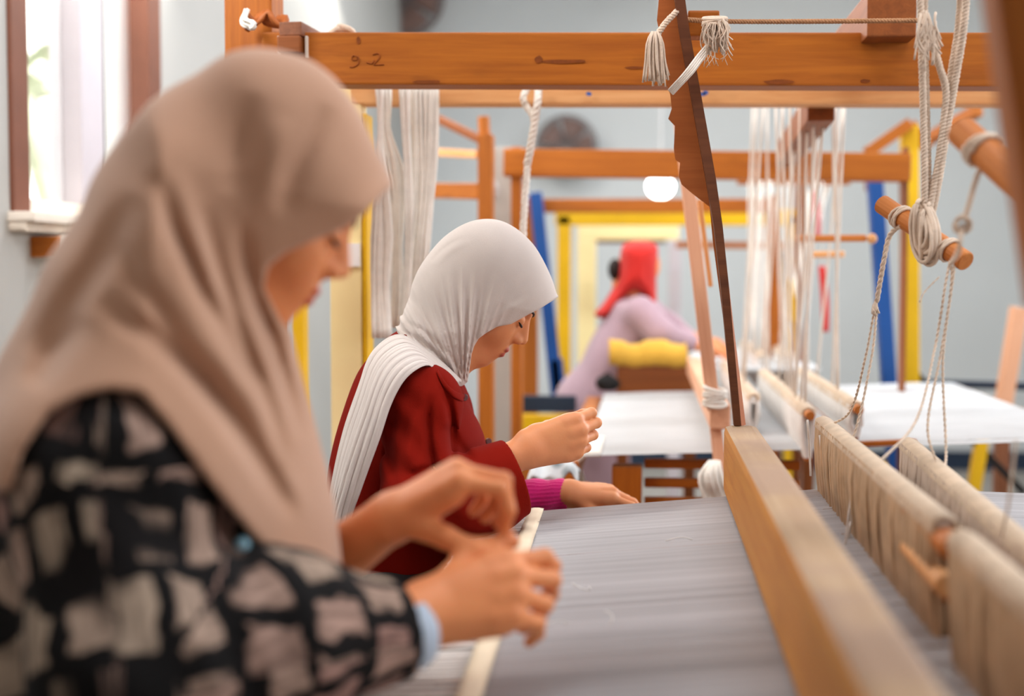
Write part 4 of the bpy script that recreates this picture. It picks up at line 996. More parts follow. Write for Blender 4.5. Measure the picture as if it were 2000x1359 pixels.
def mat_check():
    """black cloth with brushed cream and pink patches in a wobbly grid; the attribute 'puv' runs along and around the limb"""
    m, nt, b = _nodes('blouse_check')
    at = N(nt, 'ShaderNodeAttribute', attribute_name='puv')
    nz = N(nt, 'ShaderNodeTexNoise'); nz.inputs['Scale'].default_value = 14; nz.inputs['Detail'].default_value = 3
    nt.links.new(at.outputs['Vector'], nz.inputs['Vector'])
    s1 = N(nt, 'ShaderNodeVectorMath', operation='SUBTRACT'); s1.inputs[1].default_value = (.5, .5, .5); nt.links.new(nz.outputs['Color'], s1.inputs[0])
    s2 = N(nt, 'ShaderNodeVectorMath', operation='SCALE'); s2.inputs['Scale'].default_value = 0.060; nt.links.new(s1.outputs[0], s2.inputs[0])
    ad = N(nt, 'ShaderNodeVectorMath', operation='ADD'); nt.links.new(at.outputs['Vector'], ad.inputs[0]); nt.links.new(s2.outputs[0], ad.inputs[1])
    br = N(nt, 'ShaderNodeTexBrick'); br.offset = 0.45; br.squash = 1.0
    br.inputs['Scale'].default_value = 1.0; br.inputs['Brick Width'].default_value = 0.056; br.inputs['Row Height'].default_value = 0.066
    br.inputs['Mortar Size'].default_value = 0.0115; br.inputs['Mortar Smooth'].default_value = 0.35; br.inputs['Bias'].default_value = 0.0
    br.inputs['Color1'].default_value = (*lin((186, 168, 148)), 1); br.inputs['Color2'].default_value = (*lin((180, 140, 130)), 1); br.inputs['Mortar'].default_value = (*lin((16, 14, 15)), 1)
    nt.links.new(ad.outputs[0], br.inputs['Vector'])
    # brushed streaks inside the patches
    mp = N(nt, 'ShaderNodeMapping'); mp.inputs['Scale'].default_value = (60, 9, 20); nt.links.new(at.outputs['Vector'], mp.inputs[0])
    n2 = N(nt, 'ShaderNodeTexNoise'); n2.inputs['Scale'].default_value = 2.2; n2.inputs['Detail'].default_value = 4; nt.links.new(mp.outputs[0], n2.inputs['Vector'])
    r2 = N(nt, 'ShaderNodeValToRGB'); r2.color_ramp.elements[0].position = 0.34; r2.color_ramp.elements[1].position = 0.62
    r2.color_ramp.elements[0].color = (0.16, 0.14, 0.13, 1); r2.color_ramp.elements[1].color = (1, 1, 1, 1); nt.links.new(n2.outputs['Fac'], r2.inputs[0])
    mx = N(nt, 'ShaderNodeMixRGB', blend_type='MULTIPLY'); mx.inputs[0].default_value = 0.75
    nt.links.new(br.outputs['Color'], mx.inputs[1]); nt.links.new(r2.outputs[0], mx.inputs[2])
    # whole areas where the black paint covers the patches
    n3 = N(nt, 'ShaderNodeTexNoise'); n3.inputs['Scale'].default_value = 9.0; nt.links.new(at.outputs['Vector'], n3.inputs['Vector'])
    r3 = N(nt, 'ShaderNodeValToRGB'); r3.color_ramp.elements[0].position = 0.56; r3.color_ramp.elements[1].position = 0.64
    nt.links.new(n3.outputs['Fac'], r3.inputs[0])
    m3 = N(nt, 'ShaderNodeMixRGB'); m3.inputs[2].default_value = (*lin((18, 15, 16)), 1); nt.links.new(r3.outputs[0], m3.inputs[0]); nt.links.new(mx.outputs[0], m3.inputs[1])
    nt.links.new(m3.outputs[0], b.inputs['Base Color']); b.inputs['Roughness'].default_value = 0.85; b.inputs['Specular IOR Level'].default_value = 0.2
    MATS['blouse_check'] = m
mat_check()
def set_vec(o, name, vals):
    at = o.data.attributes.new(name, 'FLOAT_VECTOR', 'POINT'); at.data.foreach_set('vector', np.asarray(vals, np.float32).ravel())
def limb_uv(V, pts):
    """(along, around) of each vertex about the polyline of a limb"""
    pts = [np.asarray(p, float) for p in pts]; best = np.full(len(V), 1e9); U = np.zeros((len(V), 3)); s0 = 0
    for i in range(len(pts) - 1):
        a, b2 = pts[i], pts[i + 1]; e = b2 - a; L = np.linalg.norm(e); e = e / L
        t = np.clip((V - a) @ e, 0 if i else -1, L if i < len(pts) - 2 else 9)
        q = V - a - t[:, None] * e; d = np.linalg.norm(q, axis=1)
        ref = unit(np.cross(e, (0, 1.0, 0))); r2 = np.cross(e, ref)
        ang = np.arctan2(q @ ref, -(q @ r2)); m = d < best; best = np.minimum(best, d)
        U[m] = np.stack([ang * 0.085, s0 + t, np.zeros_like(t)], 1)[m]; s0 += L
    return U
_GF = {}
def fold(X, l, w, a):
    d, t = line_dt(X, l); return a * np.exp(-(d / w) ** 2) * np.maximum(np.sin(math.pi * np.clip(t, 0, 1)), 0) ** .8
def grooves(Q, items, near, side=True):
    """sum of cloth folds: (line in the frame's x-z plane, width, depth) - only on the camera's side when side is set"""
    m = np.clip(0.5 - near / 0.02, 0, 1) if side else 1.0; k = id(items)
    if k not in _GF:
        A = np.concatenate([l for l, w, a in items])
        _GF[k] = Field2(lambda X: sum(fold(X, l, w, a) for l, w, a in items), A.min(0) - .06, A.max(0) + .06, .0025), items
    F = _GF[k][0]; q = np.clip(Q, F.lo, F.lo + (F.n - 1) * F.res)
    return F(q) * m
def curve_child(name, paths, r, m, parent, fr, taper=True, k=5):
    mb = MB()
    for P in paths:
        P = fr.world(resample(np.array(P), 10)); rr = r * (np.sin(np.linspace(.25, math.pi - .15, 10)) if taper else np.ones(10))
        mb.tube(P, np.maximum(rr, r * .15), k)
    return mb.build(name, m, parent)

SEAT = 0.565
# ================= woman 1 (foreground)
f1 = Frame(507, 383, 1.34)
p1_ = f1.p
w1 = thing('person', f1.world(np.array([[-.24, 0.04, -.75]]))[0], 'woman in a taupe headscarf and black checked blouse, seated nearest, pinching a thread', 'person')
A1 = head_axes(31, 3); c1 = p1_(524, 380); HS = .94
HP1 = f1.poly([(768, 358), (742, 300), (705, 226), (662, 163), (600, 118), (525, 100), (450, 110), (380, 150), (310, 205), (255, 275), (240, 360), (275, 450), (360, 520), (450, 580), (540, 600), (640, 570), (730, 510), (790, 440), (790, 385)], 4)
DP1 = f1.poly([(300, 215), (225, 310), (160, 410), (105, 500), (60, 590), (5, 700), (-60, 850), (-90, 1100), (100, 1300), (300, 1300), (480, 1240), (600, 1200), (672, 1200), (668, 1110), (650, 980), (618, 840), (580, 700), (566, 640), (545, 600), (520, 540), (470, 400), (400, 260)], 5)
TP1 = f1.poly([(150, 560), (40, 700), (-50, 850), (-80, 1100), (-70, 1500), (0, 1660), (420, 1660), (540, 1400), (590, 1200), (575, 1050), (560, 900), (520, 760), (450, 640), (330, 540)], 5)
sh1 = p1_(215, 945, -.145); el1 = p1_(262, 1330, -.215); cu1 = p1_(782, 1232, -.085); wr1 = p1_(832, 1196, -.078)
sh1b = p1_(300, 930, .16); el1b = p1_(470, 1230, .20); cu1b = p1_(640, 1140, .085); wr1b = p1_(765, 1010, .035)
# scarf edge regions
S1 = f1.poly([(772, 360), (742, 300), (705, 215), (655, 150), (600, 100), (525, 80), (450, 90), (370, 140), (290, 200), (200, 310), (120, 420), (30, 560), (-80, 760), (-140, 960), (20, 960), (45, 880), (95, 806), (150, 776), (215, 760), (275, 768), (335, 838), (400, 930), (500, 1056), (590, 1136), (640, 1166), (662, 1172), (676, 1120), (660, 980), (625, 840), (590, 700), (570, 650), (548, 625), (530, 590), (516, 560), (524, 520), (560, 492), (620, 468), (672, 448), (705, 425), (735, 395)], 0)
FOLD1 = [(f1.line(l), w, a) for l, w, a in [
    ([(300, 330), (338, 438), (370, 503), (400, 570), (450, 660), (500, 760)], .009, .0065),
    ([(395, 400), (412, 470), (430, 530), (455, 610), (490, 700), (530, 800), (560, 900)], .008, .006),
    ([(470, 420), (480, 500), (500, 580), (530, 660), (560, 760), (590, 860)], .008, .0055),
    ([(225, 470), (265, 541), (309, 600), (350, 660), (420, 740), (490, 830), (560, 940)], .010, .008),
    ([(190, 580), (250, 624), (309, 660), (368, 718), (420, 775), (470, 838), (530, 930), (580, 1010)], .010, .009),
    ([(640, 205), (600, 290), (570, 350), (545, 420)], .011, .004),
    ([(500, 180), (470, 280), (450, 380)], .014, .003),
    ([(260, 380), (200, 500), (130, 610), (60, 700)], .014, .006),
    ([(170, 620), (110, 680), (60, 760)], .012, .005),
    ([(560, 230), (530, 330), (510, 420)], .012, -.003),
    ([(345, 330), (385, 470), (430, 590), (500, 720)], .010, -.003),
    ([(250, 580), (330, 640), (420, 740), (520, 880), (600, 1010)], .010, -.004),
]]
FOLD1 = [(l, w, a * 2.2) for l, w, a in FOLD1]
def f1_torso(P):
    d = inflate(P, TP1, .165, .12, .02)
    d = smin(d, chain(P, [p1_(330, 900, -.03), sh1, el1, p1_(520, 1248, -.15), cu1], [.075, .080, .078, .076, .047], .04), .05)
    d = smin(d, chain(P, [p1_(330, 900, .05), sh1b, el1b, cu1b], [.07, .072, .06, .038], .03), .04)
    return d
def f1_hull(P):
    d = inflate(P, DP1, .185, .15, .01)
    d = smin(d, chain(P, [p1_(330, 900, -.03), sh1, el1], [.080, .092, .088], .03), .06)
    d = smin(d, chain(P, [p1_(330, 900, .05), sh1b, el1b], [.08, .085, .075], .03), .06)
    d = smin(d, inflate(P, HP1, .098, .125), .05)
    return d
X1 = p1_(520, 500)[0]; Z1 = p1_(500, 720)[2]
def f1_scarf(P):
    Q = seen(P, f1)
    d = f1_hull(P) - .002 + grooves(Q, FOLD1, P[:, 1] + .01)
    # a fine irregular drape
    d = d + .0012 * np.sin(Q[:, 0] * 55 + Q[:, 1] * 28 + 2 * np.sin(Q[:, 1] * 13))
    d0 = d; d = smax(d, poly_f(S1, .0025)(Q), .006)
    cav = smax(smax(d0 + .009, X1 - P[:, 0], .02), Z1 - P[:, 2], .02); d = smax(d, -cav, .002)      # open round the face
    return smax(d, -(head(P, c1, A1, HS) - .004), .003)
def f1_blouse(P):
    d = f1_torso(P)
    # creases
    u = (P - el1) @ unit(cu1 - el1)
    d = d + .0035 * np.sin(u * 95 + P[:, 2] * 40 + 1.5 * np.sin(P[:, 0] * 30)) * np.exp(-np.abs(u) / .12)
    ax = unit(cu1 - p1_(670, 1258, -.11)); e = (P - cu1) @ ax
    lim = np.where(P[:, 1] < .02, e, -1.0); axb = unit(cu1b - el1b); eb = (P - cu1b) @ axb
    nearb = np.linalg.norm(P - cu1b, axis=1) < .12; near = np.linalg.norm(P - cu1, axis=1) < .14
    d = np.where(near, smax(d, e, .004), d); d = np.where(nearb, smax(d, eb, .004), d)
    d = np.where(near, smax(d, -(cone(P, cu1 - ax * .05, cu1 + ax * .03, .039, .042)), .004), d)
    d = smax(d, -(cone(P, cu1b - axb * .04, cu1b + axb * .03, .030, .033)), .004)
    return smax(d, -(P[:, 2] - (SEAT + .012 - f1.O[2])), .01)
def f1_body(P):
    d = head(P, c1, A1, HS)
    neck = chain(P, [c1 + A1.T @ np.array([-.03, 0, -.04]), p1_(400, 640), p1_(330, 760)], [.055, .052, .07], .03)
    d = smin(d, neck, .03)
    d = smin(d, inflate(P, TP1, .12, .11, .02) + .03, .04)
    for s_, e_, w_ in ((sh1, el1, wr1), (sh1b, el1b, wr1b)): d = smin(d, chain(P, [s_, e_, w_], [.05, .042, .0255], .02), .03)
    a = p1_(1000, 1150, -.078) - wr1
    d = smin(d, hand(P, wr1, a, (0.10, .62, .75), True, [(26, 44, 24), (40, 52, 30), (50, 55, 30), (46, 44, 26)], [(.66, .66, -.25), (.84, .42, -.30), (.95, .12, -.25)], 1.04, .07), .012)
    ab = p1_(868, 946, .02) - wr1b
    d = smin(d, hand(P, wr1b, ab, (.25, -.93, .05), False, [(42, 62, 30), (45, 70, 35), (48, 72, 40), (50, 70, 40)], [(.60, .50, -.62), (.62, .28, -.74), (.62, .10, -.80)], .98, .05), .012)
    return d
lo, hi = (-.42, -.33, -.70), (.42, .32, .20)
b1, V = soft_object('body', f1_body, (-.42, -.34, -.66), (.36, .30, .16), .0026, 'skin_warm', w1, f1)
set_attr(b1, 'lips', lips_mask(V, c1, A1, HS))
o, V = soft_object('blouse', f1_blouse, (-.46, -.36, -.68), (.22, .34, -.02), .0048, 'blouse_check', w1, f1); bl1 = o
set_vec(o, 'puv', limb_uv(V, [sh1 + np.array([0, 0, .1]), sh1, el1, p1_(520, 1248, -.15), cu1]))
soft_object('headscarf', f1_scarf, (-.50, -.36, -.52), (.18, .36, .20), .0038, 'scarf_taupe', w1, f1)
# pale inner cuff, pearl, ring, lashes, brow
axc = unit(cu1 - p1_(670, 1258, -.11))
cf = link('inner_cuff', (lambda b: mesh_from('inner_cuff', b.V, b.F))((lambda b: (b.tube([f1.world((cu1 + axc * s_)[None])[0] - f1.world((cu1)[None])[0] for s_ in np.linspace(-.025, .022, 6)], [.0405, .0405, .0410, .0405, .0400, .036], 24), b)[1])(MB())), 'inner_cuff', bl1, f1.world(cu1[None])[0], smooth=True)
mb = MB(); pp = p1_(473, 1064, -.20); 
def surf(fn, pt, n=40):   # walk along the sight line to the surface
    p = np.array(pt, float); d = unit(p - f1.local(CAM)); q = p - d * .25
    for _ in range(n):
        e = float(fn(q[None].astype(np.float32))[0]); q = q + d * max(e * .7, -.01)
    return q
q = surf(f1_blouse, pp); mb.sphere(f1.world((q - unit(q - f1.local(CAM)) * .003)[None])[0], .0068, 12, 8); o = mb.build('pearl_button', 'pearl_blue', bl1); o['label'] = 'shiny pale blue bead on the sleeve'
def hp(c, A, v): return c + A.T @ np.asarray(v, float) * HS
eye_paths = [[(.0845, s_ * .020, -.0085), (.0865, s_ * .030, -.0115), (.0800, s_ * .042, -.0090), (.0725, s_ * .047, -.006)] for s_ in (-1, 1)]
brow_paths = [[(.0925, s_ * .014, .0155), (.0890, s_ * .028, .0215), (.0780, s_ * .042, .0205), (.0670, s_ * .049, .0150)] for s_ in (-1, 1)]
for P in eye_paths: curve_child('eyelash', [[hp(c1, A1, v) for v in P]], .0030, 'hair_dark', w1, f1)
for P in brow_paths: curve_child('brow', [[hp(c1, A1, v) for v in P]], .0030, 'hair_dark', w1, f1)
# skirt, shins and shoes
def seat_skirt(name, fr, hip, knee, ankle, w, m, parent, sgn=.10):
    def fn(P):
        d = None
        for s_ in (-1, 1):
            e = chain(P, [hip + np.array([0, s_ * w, 0]), knee + np.array([0, s_ * sgn, 0]), ankle + np.array([0, s_ * sgn * .8, 0])], [.095, .070, .055], .03)
            d = e if d is None else smin(d, e, .06)
        return smax(d, -(P[:, 2] - (ankle[2] + .02)), .01)
    lo = np.minimum(np.minimum(hip, knee), ankle) - .22; hi = np.maximum(np.maximum(hip, knee), ankle) + .22
    return soft_object(name, fn, lo, hi, .009, m, parent, fr)
def legs_for(fr, parent, hx, hl, m, shoe):
    z0 = fr.O[2]
    hip = np.array([hx, hl, SEAT + .113 - z0]); knee = np.array([hx + .40, hl, SEAT + .045 - z0]); ank = np.array([hx + .36, hl, .06 - z0])
    seat_skirt('skirt', fr, hip, knee, ank, .085, m, parent)
    for s_ in (-1, 1):
        c = ank + np.array([.05, s_ * .08, -.025])
        soft_object('shoe', lambda P: smax(cone(P, c - np.array([.07, 0, 0]), c + np.array([.11, 0, -.008]), .036, .030), -(P[:, 2] - (.002 - z0)), .004), c - .18, c + .18, .008, shoe, parent, fr)
legs_for(f1, w1, p1_(170, 1600)[0], .02, 'skirt_dark', 'black')

# ================= woman 2 (in focus)
f2 = Frame(949, 575, 2.43)
p2_ = f2.p
w2 = thing('person', f2.world(np.array([[-.19, 0.0, -.65]]))[0], 'woman in a white headscarf and rust-red jacket, seated beyond the near weaver', 'person')
A2 = head_axes(39, 2); c2 = p2_(954, 571)
HP2 = f2.poly([(1090, 578), (1078, 545), (1062, 510), (1040, 475), (1008, 446), (975, 430), (940, 428), (905, 438), (868, 462), (838, 495), (815, 530), (800, 570), (795, 610), (788, 640), (800, 690), (850, 735), (905, 748), (955, 738), (1010, 700), (1070, 655), (1115, 615), (1110, 592)], 4)
NP2 = f2.poly([(795, 600), (778, 632), (770, 655), (752, 672), (738, 690), (760, 730), (810, 755), (860, 762), (895, 762), (912, 748), (922, 716), (920, 670), (880, 620), (830, 590)], 4)
S2 = f2.poly([(1100, 577), (1089, 581), (1075, 590), (1061, 599), (1031, 615), (998, 633), (971, 638), (950, 650), (935, 661), (926, 676), (921, 692), (919, 708), (917, 720), (914, 745), (906, 752), (897, 756), (885, 760), (860, 775), (700, 800), (640, 700), (700, 400), (1100, 350), (1200, 577)], 0)
TP2 = f2.poly([(800, 640), (762, 655), (728, 690), (698, 728), (672, 795), (650, 870), (638, 940), (636, 1020), (640, 1110), (648, 1240), (668, 1330), (760, 1340), (850, 1330), (880, 1240), (893, 1150), (905, 1060), (928, 980), (948, 900), (948, 862), (934, 825), (915, 790), (905, 760), (880, 725), (840, 670)], 4)
sh2 = p2_(822, 790, -.135); el2 = p2_(812, 978, -.205); cf2 = p2_(1008, 930, -.165); wr2 = p2_(1034, 876, -.160)
sh2b = p2_(850, 800, .15); el2b = p2_(930, 985, .20); cf2b = p2_(1106, 966, .185); wr2b = p2_(1112, 962, .183)
PIV = p2_(905, 770)[[0, 2]]
def pleats(P):
    """fine gathers that fan out from under the chin over the head, dying out at the crown"""
    q = P[:, [0, 2]] - PIV; r = np.hypot(q[:, 0], q[:, 1]); ph = np.arctan2(q[:, 0], q[:, 1])
    w = 1 - 2.2 * np.abs(np.sin(ph * 19 + 1.3 * np.sin(ph * 9))) ** .6 + .8 - 1.3 * np.abs(np.sin(ph * 36 + 2 + r * 5)) ** .7
    m = np.clip((r - .02) / .03, 0, 1) * np.clip((.235 - r) / .12, 0, 1) * np.clip((.62 - ph) / .25, 0, 1) * np.clip((ph + 1.25) / .3, 0, 1)
    return -.0034 * w * m
FOLD2 = [(f2.line(l), w, a * 1.3) for l, w, a in [
    ([(780, 645), (815, 662), (850, 690), (880, 722), (900, 745)], .0045, .006),
    ([(776, 662), (805, 672), (838, 700), (868, 730), (892, 752)], .004, .004),
    ([(790, 628), (825, 645), (860, 675), (893, 712), (908, 740)], .0045, .004),
    ([(765, 672), (800, 684), (830, 708), (858, 736)], .004, .004),
    ([(768, 655), (800, 664), (832, 688), (862, 716)], .005, -.004),
    ([(1060, 560), (1030, 585), (990, 606), (950, 630)], .006, -.0015),
    ([(918, 470), (880, 490), (850, 520)], .006, -.0015), ([(905, 462), (868, 485), (842, 512)], .004, .0015),
]]
X2 = p2_(985, 600)[0]; Z2 = p2_(980, 640)[2]
def f2_scarf(P):
    Q = seen(P, f2)
    hd = inflate(P, HP2, .094, .112)
    nk = inflate(P, NP2, .085, .06)
    d = smin(hd, nk, .016) + pleats(P) + grooves(Q, FOLD2, P[:, 1] + .01, False)
    d0 = d; d = smax(d, poly_f(S2, .0015)(Q), .003)
    d = smax(d, -smax(smax(d0 + .0065, X2 - P[:, 0], .01), Z2 - P[:, 2], .01), .002)
    return smax(d, -(head(P, c2, A2, HS) - .0022), .002)
fa2 = unit(cf2 - p2_(830, 1000, -.20))
JF = [(f2.line(l), w, a) for l, w, a in [
    ([(842, 770), (836, 830), (845, 900), (862, 950)], .008, .010), ([(858, 735), (880, 800), (885, 870), (880, 920)], .007, .008),
    ([(870, 830), (905, 880), (930, 905)], .010, .006), ([(800, 930), (835, 915), (880, 915)], .006, .007), ([(790, 960), (830, 938), (890, 930)], .006, -.004),
    ([(770, 800), (760, 880), (775, 960)], .010, .005), ([(815, 800), (800, 870), (800, 920)], .012, -.004)]]
JF = [(l, w * .9, a * 1.6) for l, w, a in JF]
def f2_arm(P):
    d = chain(P, [p2_(850, 775, -.03), sh2, el2], [.045, .064, .058], .03)
    fo = chain(P, [el2, p2_(900, 958, -.19), cf2], [.055, .062, .064], .02)
    fo = smin(fo, chain(P, [p2_(880, 1000, -.20), p2_(968, 982, -.185)], [.050, .048], .02), .02)
    return smin(d, fo, .02)
def f2_jacket(P):
    Q = seen(P, f2)
    d = inflate(P, TP2, .155, .10, .01) + grooves(Q, JF, P[:, 1] + .02) * .5
    arm = f2_arm(P) + grooves(Q, JF, P[:, 1] + .06)
    u = (P - el2) @ fa2
    arm = arm + .0028 * np.sin(u * 110 + P[:, 2] * 60) * np.exp(-(u / .07) ** 2)
    arm = smax(arm, (P - cf2) @ fa2, .003)
    arm = smax(arm, -chain(P, [cf2 - fa2 * .05, cf2 + fa2 * .03], [.050, .054]), .003)
    d = smin(d, arm, .018)
    d = smin(d, chain(P, [p2_(850, 780, .05), sh2b, el2b, p2_(1010, 975, .19)], [.05, .062, .050, .046], .03), .03)
    d = smax(d, -(chain(P, [p2_(965, 975, .19), p2_(1030, 975, .19)], [.040, .042])), .003)
    return smax(d, -(P[:, 2] - (SEAT + .012 - f2.O[2])), .01)
def f2_body(P):
    d = head(P, c2, A2, HS)
    d = smin(d, chain(P, [c2 + A2.T @ np.array([-.03, 0, -.04]), p2_(865, 690), p2_(830, 760)], [.050, .048, .06], .03), .03)
    d = smin(d, inflate(P, TP2, .11, .10, .01) + .03, .04)
    d = smin(d, chain(P, [sh2, el2, p2_(930, 932, -.178), wr2], [.045, .038, .033, .0250], .02), .03); d = smin(d, chain(P, [sh2b, el2b, wr2b], [.045, .038, .0250], .02), .03)
    a = p2_(1120, 853, -.150) - wr2
    d = smin(d, hand(P, wr2, a, (.18, .05, .98), True, [(38, 78, 42), (42, 84, 45), (46, 84, 45), (48, 80, 45)], [(.62, .02, -.78), (.80, -.12, -.58), (.85, -.28, -.45)], 1.0, .02), .012)
    ab = p2_(1190, 964, .185) - wr2b
    d = smin(d, hand(P, wr2b, ab, (.08, -.90, -.25), False, [(18, 20, 14), (24, 24, 16), (28, 26, 18), (30, 26, 18)], [(.72, .52, -.45), (.90, .22, -.35), (.95, .05, -.25)], .92, .10), .012)
    return d
b2, V = soft_object('body', f2_body, (-.36, -.30, -.62), (.32, .28, .16), .0024, 'skin_light', w2, f2)
set_attr(b2, 'lips', lips_mask(V, c2, A2, HS))
jk, V = soft_object('jacket', f2_jacket, (-.34, -.32, -.72), (.16, .32, -.04), .0036, 'blouse_red', w2, f2)
sc2, V = soft_object('headscarf', f2_scarf, (-.24, -.14, -.22), (.17, .14, .18), .0020, 'scarf_white', w2, f2)
# loose end of the scarf: pleated band over the shoulder and down the back
Lp = [p2_(899, 746, -.070), p2_(866, 714, -.085), p2_(822, 680, -.095), p2_(782, 657, -.10), p2_(748, 668, -.115), p2_(720, 700, -.135), p2_(700, 762, -.155), p2_(674, 843, -.17), p2_(655, 925, -.18), p2_(643, 1005, -.185), p2_(638, 1090, -.185), p2_(640, 1180, -.18)]
Rp = [p2_(893, 757, -.085), p2_(868, 742, -.125), p2_(838, 716, -.160), p2_(810, 722, -.195), p2_(784, 745, -.212), p2_(760, 790, -.222), p2_(739, 853, -.228), p2_(715, 918, -.228), p2_(698, 965, -.225), p2_(682, 1009, -.22), p2_(666, 1075, -.215), p2_(654, 1180, -.21)]
nS, nT = 110, 110
Ls = resample(np.array(Lp), nS); Rs = resample(np.array(Rp), nS); G = np.zeros((nS, nT, 3))
for i in range(nS):
    s_ = i / (nS - 1)
    for j in range(nT):
        t = j / (nT - 1)
        tt = t + .012 * math.sin(9 * t + 4 * s_)
        p = Ls[i] * (1 - t) + Rs[i] * t
        amp = .0030 * min(1, s_ * 6 + .4) * (0.75 + .25 * math.sin(5 * s_ + 7 * t))
        pl = math.sin(2 * math.pi * 7.5 * tt + 1.6 * math.sin(3 * s_)) + .7 * math.sin(2 * math.pi * 13 * tt + 4 * s_ + 1) + .45 * math.sin(2 * math.pi * 19 * tt - 3 * s_)
        bul = .018 * math.sin(math.pi * t)
        G[i, j] = p + np.array([-.15, -.95, .25]) * (amp * pl + bul)
mb = MB(); mb.sheet(f2.world(G.reshape(-1, 3)).reshape(nS, nT, 3)); o = mb.build('scarf_end', 'scarf_white', sc2); md = o.modifiers.new('thick', 'SOLIDIFY'); md.thickness = .004
# pink knitted sleeve with ribs and a beige cuff edge
def f2_pink(P):
    a0, a1 = p2_(985, 975, .19), cf2b; ax = unit(a1 - a0); u = (P - a0) @ ax
    q = P - a0 - u[:, None] * ax; ang = np.arctan2(q[:, 2], q[:, 1])
    d = cone(P, a0, a1 + ax * .01, .038, .0285) + .0009 * np.cos(ang * 26) + .0016 * np.sin(u * 130 + ang * 2)
    d = smax(d, u - np.linalg.norm(a1 - a0), .002)
    return smax(d, -(cone(P, a1 - ax * .03, a1 + ax * .02, .0255, .0260)), .002)
pk, V = soft_object('knitted_sleeve', f2_pink, p2_(985, 975, .19) - .07, cf2b + .06, .0022, 'knit_pink', w2, f2)
axp = unit(cf2b - p2_(985, 975, .19)); mb = MB()
Pp = [f1_ for f1_ in f2.world(np.array([cf2b + axp * s_ for s_ in np.linspace(-.004, .008, 4)]))]; mb.tube(Pp, [.0268, .0275, .0272, .0262], 20, cap=False); mb.build('cuff_edge', 'cloth_tape', pk)
# collar, buttons
def ray(fr, fn, px, py, l0=-.25, n=60):
    p = fr.p(px, py, l0); d = unit(fr.p(px, py, l0 + .1) - p); q = p.copy()
    for _ in range(n): q = q + d * np.clip(float(fn(q[None].astype(np.float32))[0]) * .7, -.01, .05)
    return q, d
for (bx, by) in ((909, 776), (956, 862)):
    q, d = ray(f2, f2_jacket, bx - 2, by); c = f2.world((q - d * .002)[None])[0]; dw = f2.world((q + d)[None])[0] - f2.world(q[None])[0]
    cyl('button', c - unit(dw + np.array([-.5, 0, 0])) * .003, c + unit(dw + np.array([-.5, 0, 0])) * .002, .0062, 'button_red', jk)
cl = [[(858, 722), (868, 742), (888, 762), (905, 776)], [(866, 730), (880, 752), (900, 770), (912, 772)]]
G = np.zeros((14, 6, 3)); a_ = resample(np.array([(856, 722), (872, 748), (890, 764), (912, 770)], float), 14); b_2 = resample(np.array([(853, 727), (866, 755), (884, 775), (904, 784)], float), 14)
for i in range(14):
    for j in range(6):
        t = j / 5; x, y = a_[i] * (1 - t) + b_2[i] * t; q, d = ray(f2, f2_jacket, x, y); G[i, j] = q - d * (.003 + .002 * math.sin(t * math.pi * .9))
mb = MB(); mb.sheet(f2.world(G.reshape(-1, 3)).reshape(14, 6, 3)); o = mb.build('collar', 'blouse_red', jk); md = o.modifiers.new('thick', 'SOLIDIFY'); md.thickness = .003
for P in eye_paths: curve_child('eyelash', [[hp(c2, A2, v) for v in P]], .0026, 'hair_dark', w2, f2)
for P in brow_paths: curve_child('brow', [[hp(c2, A2, v) for v in P]], .0026, 'hair_dark', w2, f2)
legs_for(f2, w2, p2_(765, 1300)[0], .0, 'skirt_dark', 'black')

# ================= woman 3 (far, red scarf, bent over her loom)
f3 = Frame(1235, 540, 5.22)
p3_ = f3.p
w3 = thing('person', (f3.world(p3_(1150, 740)[None])[0][0], f3.world(p3_(1150, 740)[None])[0][1], 0.0), 'distant woman in a red headscarf and pale lavender dress, bending over her loom', 'person')
A3 = head_axes(62, 8); c3 = p3_(1240, 526)
T3 = f3.poly([(1205, 580), (1180, 620), (1150, 670), (1128, 730), (1120, 790), (1130, 900), (1185, 900), (1200, 780), (1225, 735), (1262, 690), (1290, 650), (1300, 615), (1270, 578)], 4)
H3 = f3.poly([(1215, 480), (1208, 520), (1200, 555), (1178, 592), (1160, 615), (1190, 622), (1215, 590), (1240, 572), (1262, 585), (1275, 622), (1284, 618), (1282, 560), (1286, 500), (1280, 476), (1245, 470)], 4)
def f3_dress(P):
    d = inflate(P, T3, .15, .09)
    d = smin(d, chain(P, [p3_(1250, 610, -.14), p3_(1290, 650, -.17), p3_(1345, 668, -.12)], [.062, .05, .038], .03), .03)
    d = smin(d, chain(P, [p3_(1260, 605, .13), p3_(1310, 640, .15), p3_(1345, 660, .10)], [.06, .045, .036], .03), .03)
    z1 = .14 - f3.O[2]
    return smin(d, smax(chain(P, [p3_(1155, 790), np.array([p3_(1150, 790)[0], 0, z1])], [.14, .17]), -(P[:, 2] - z1), .01), .05)
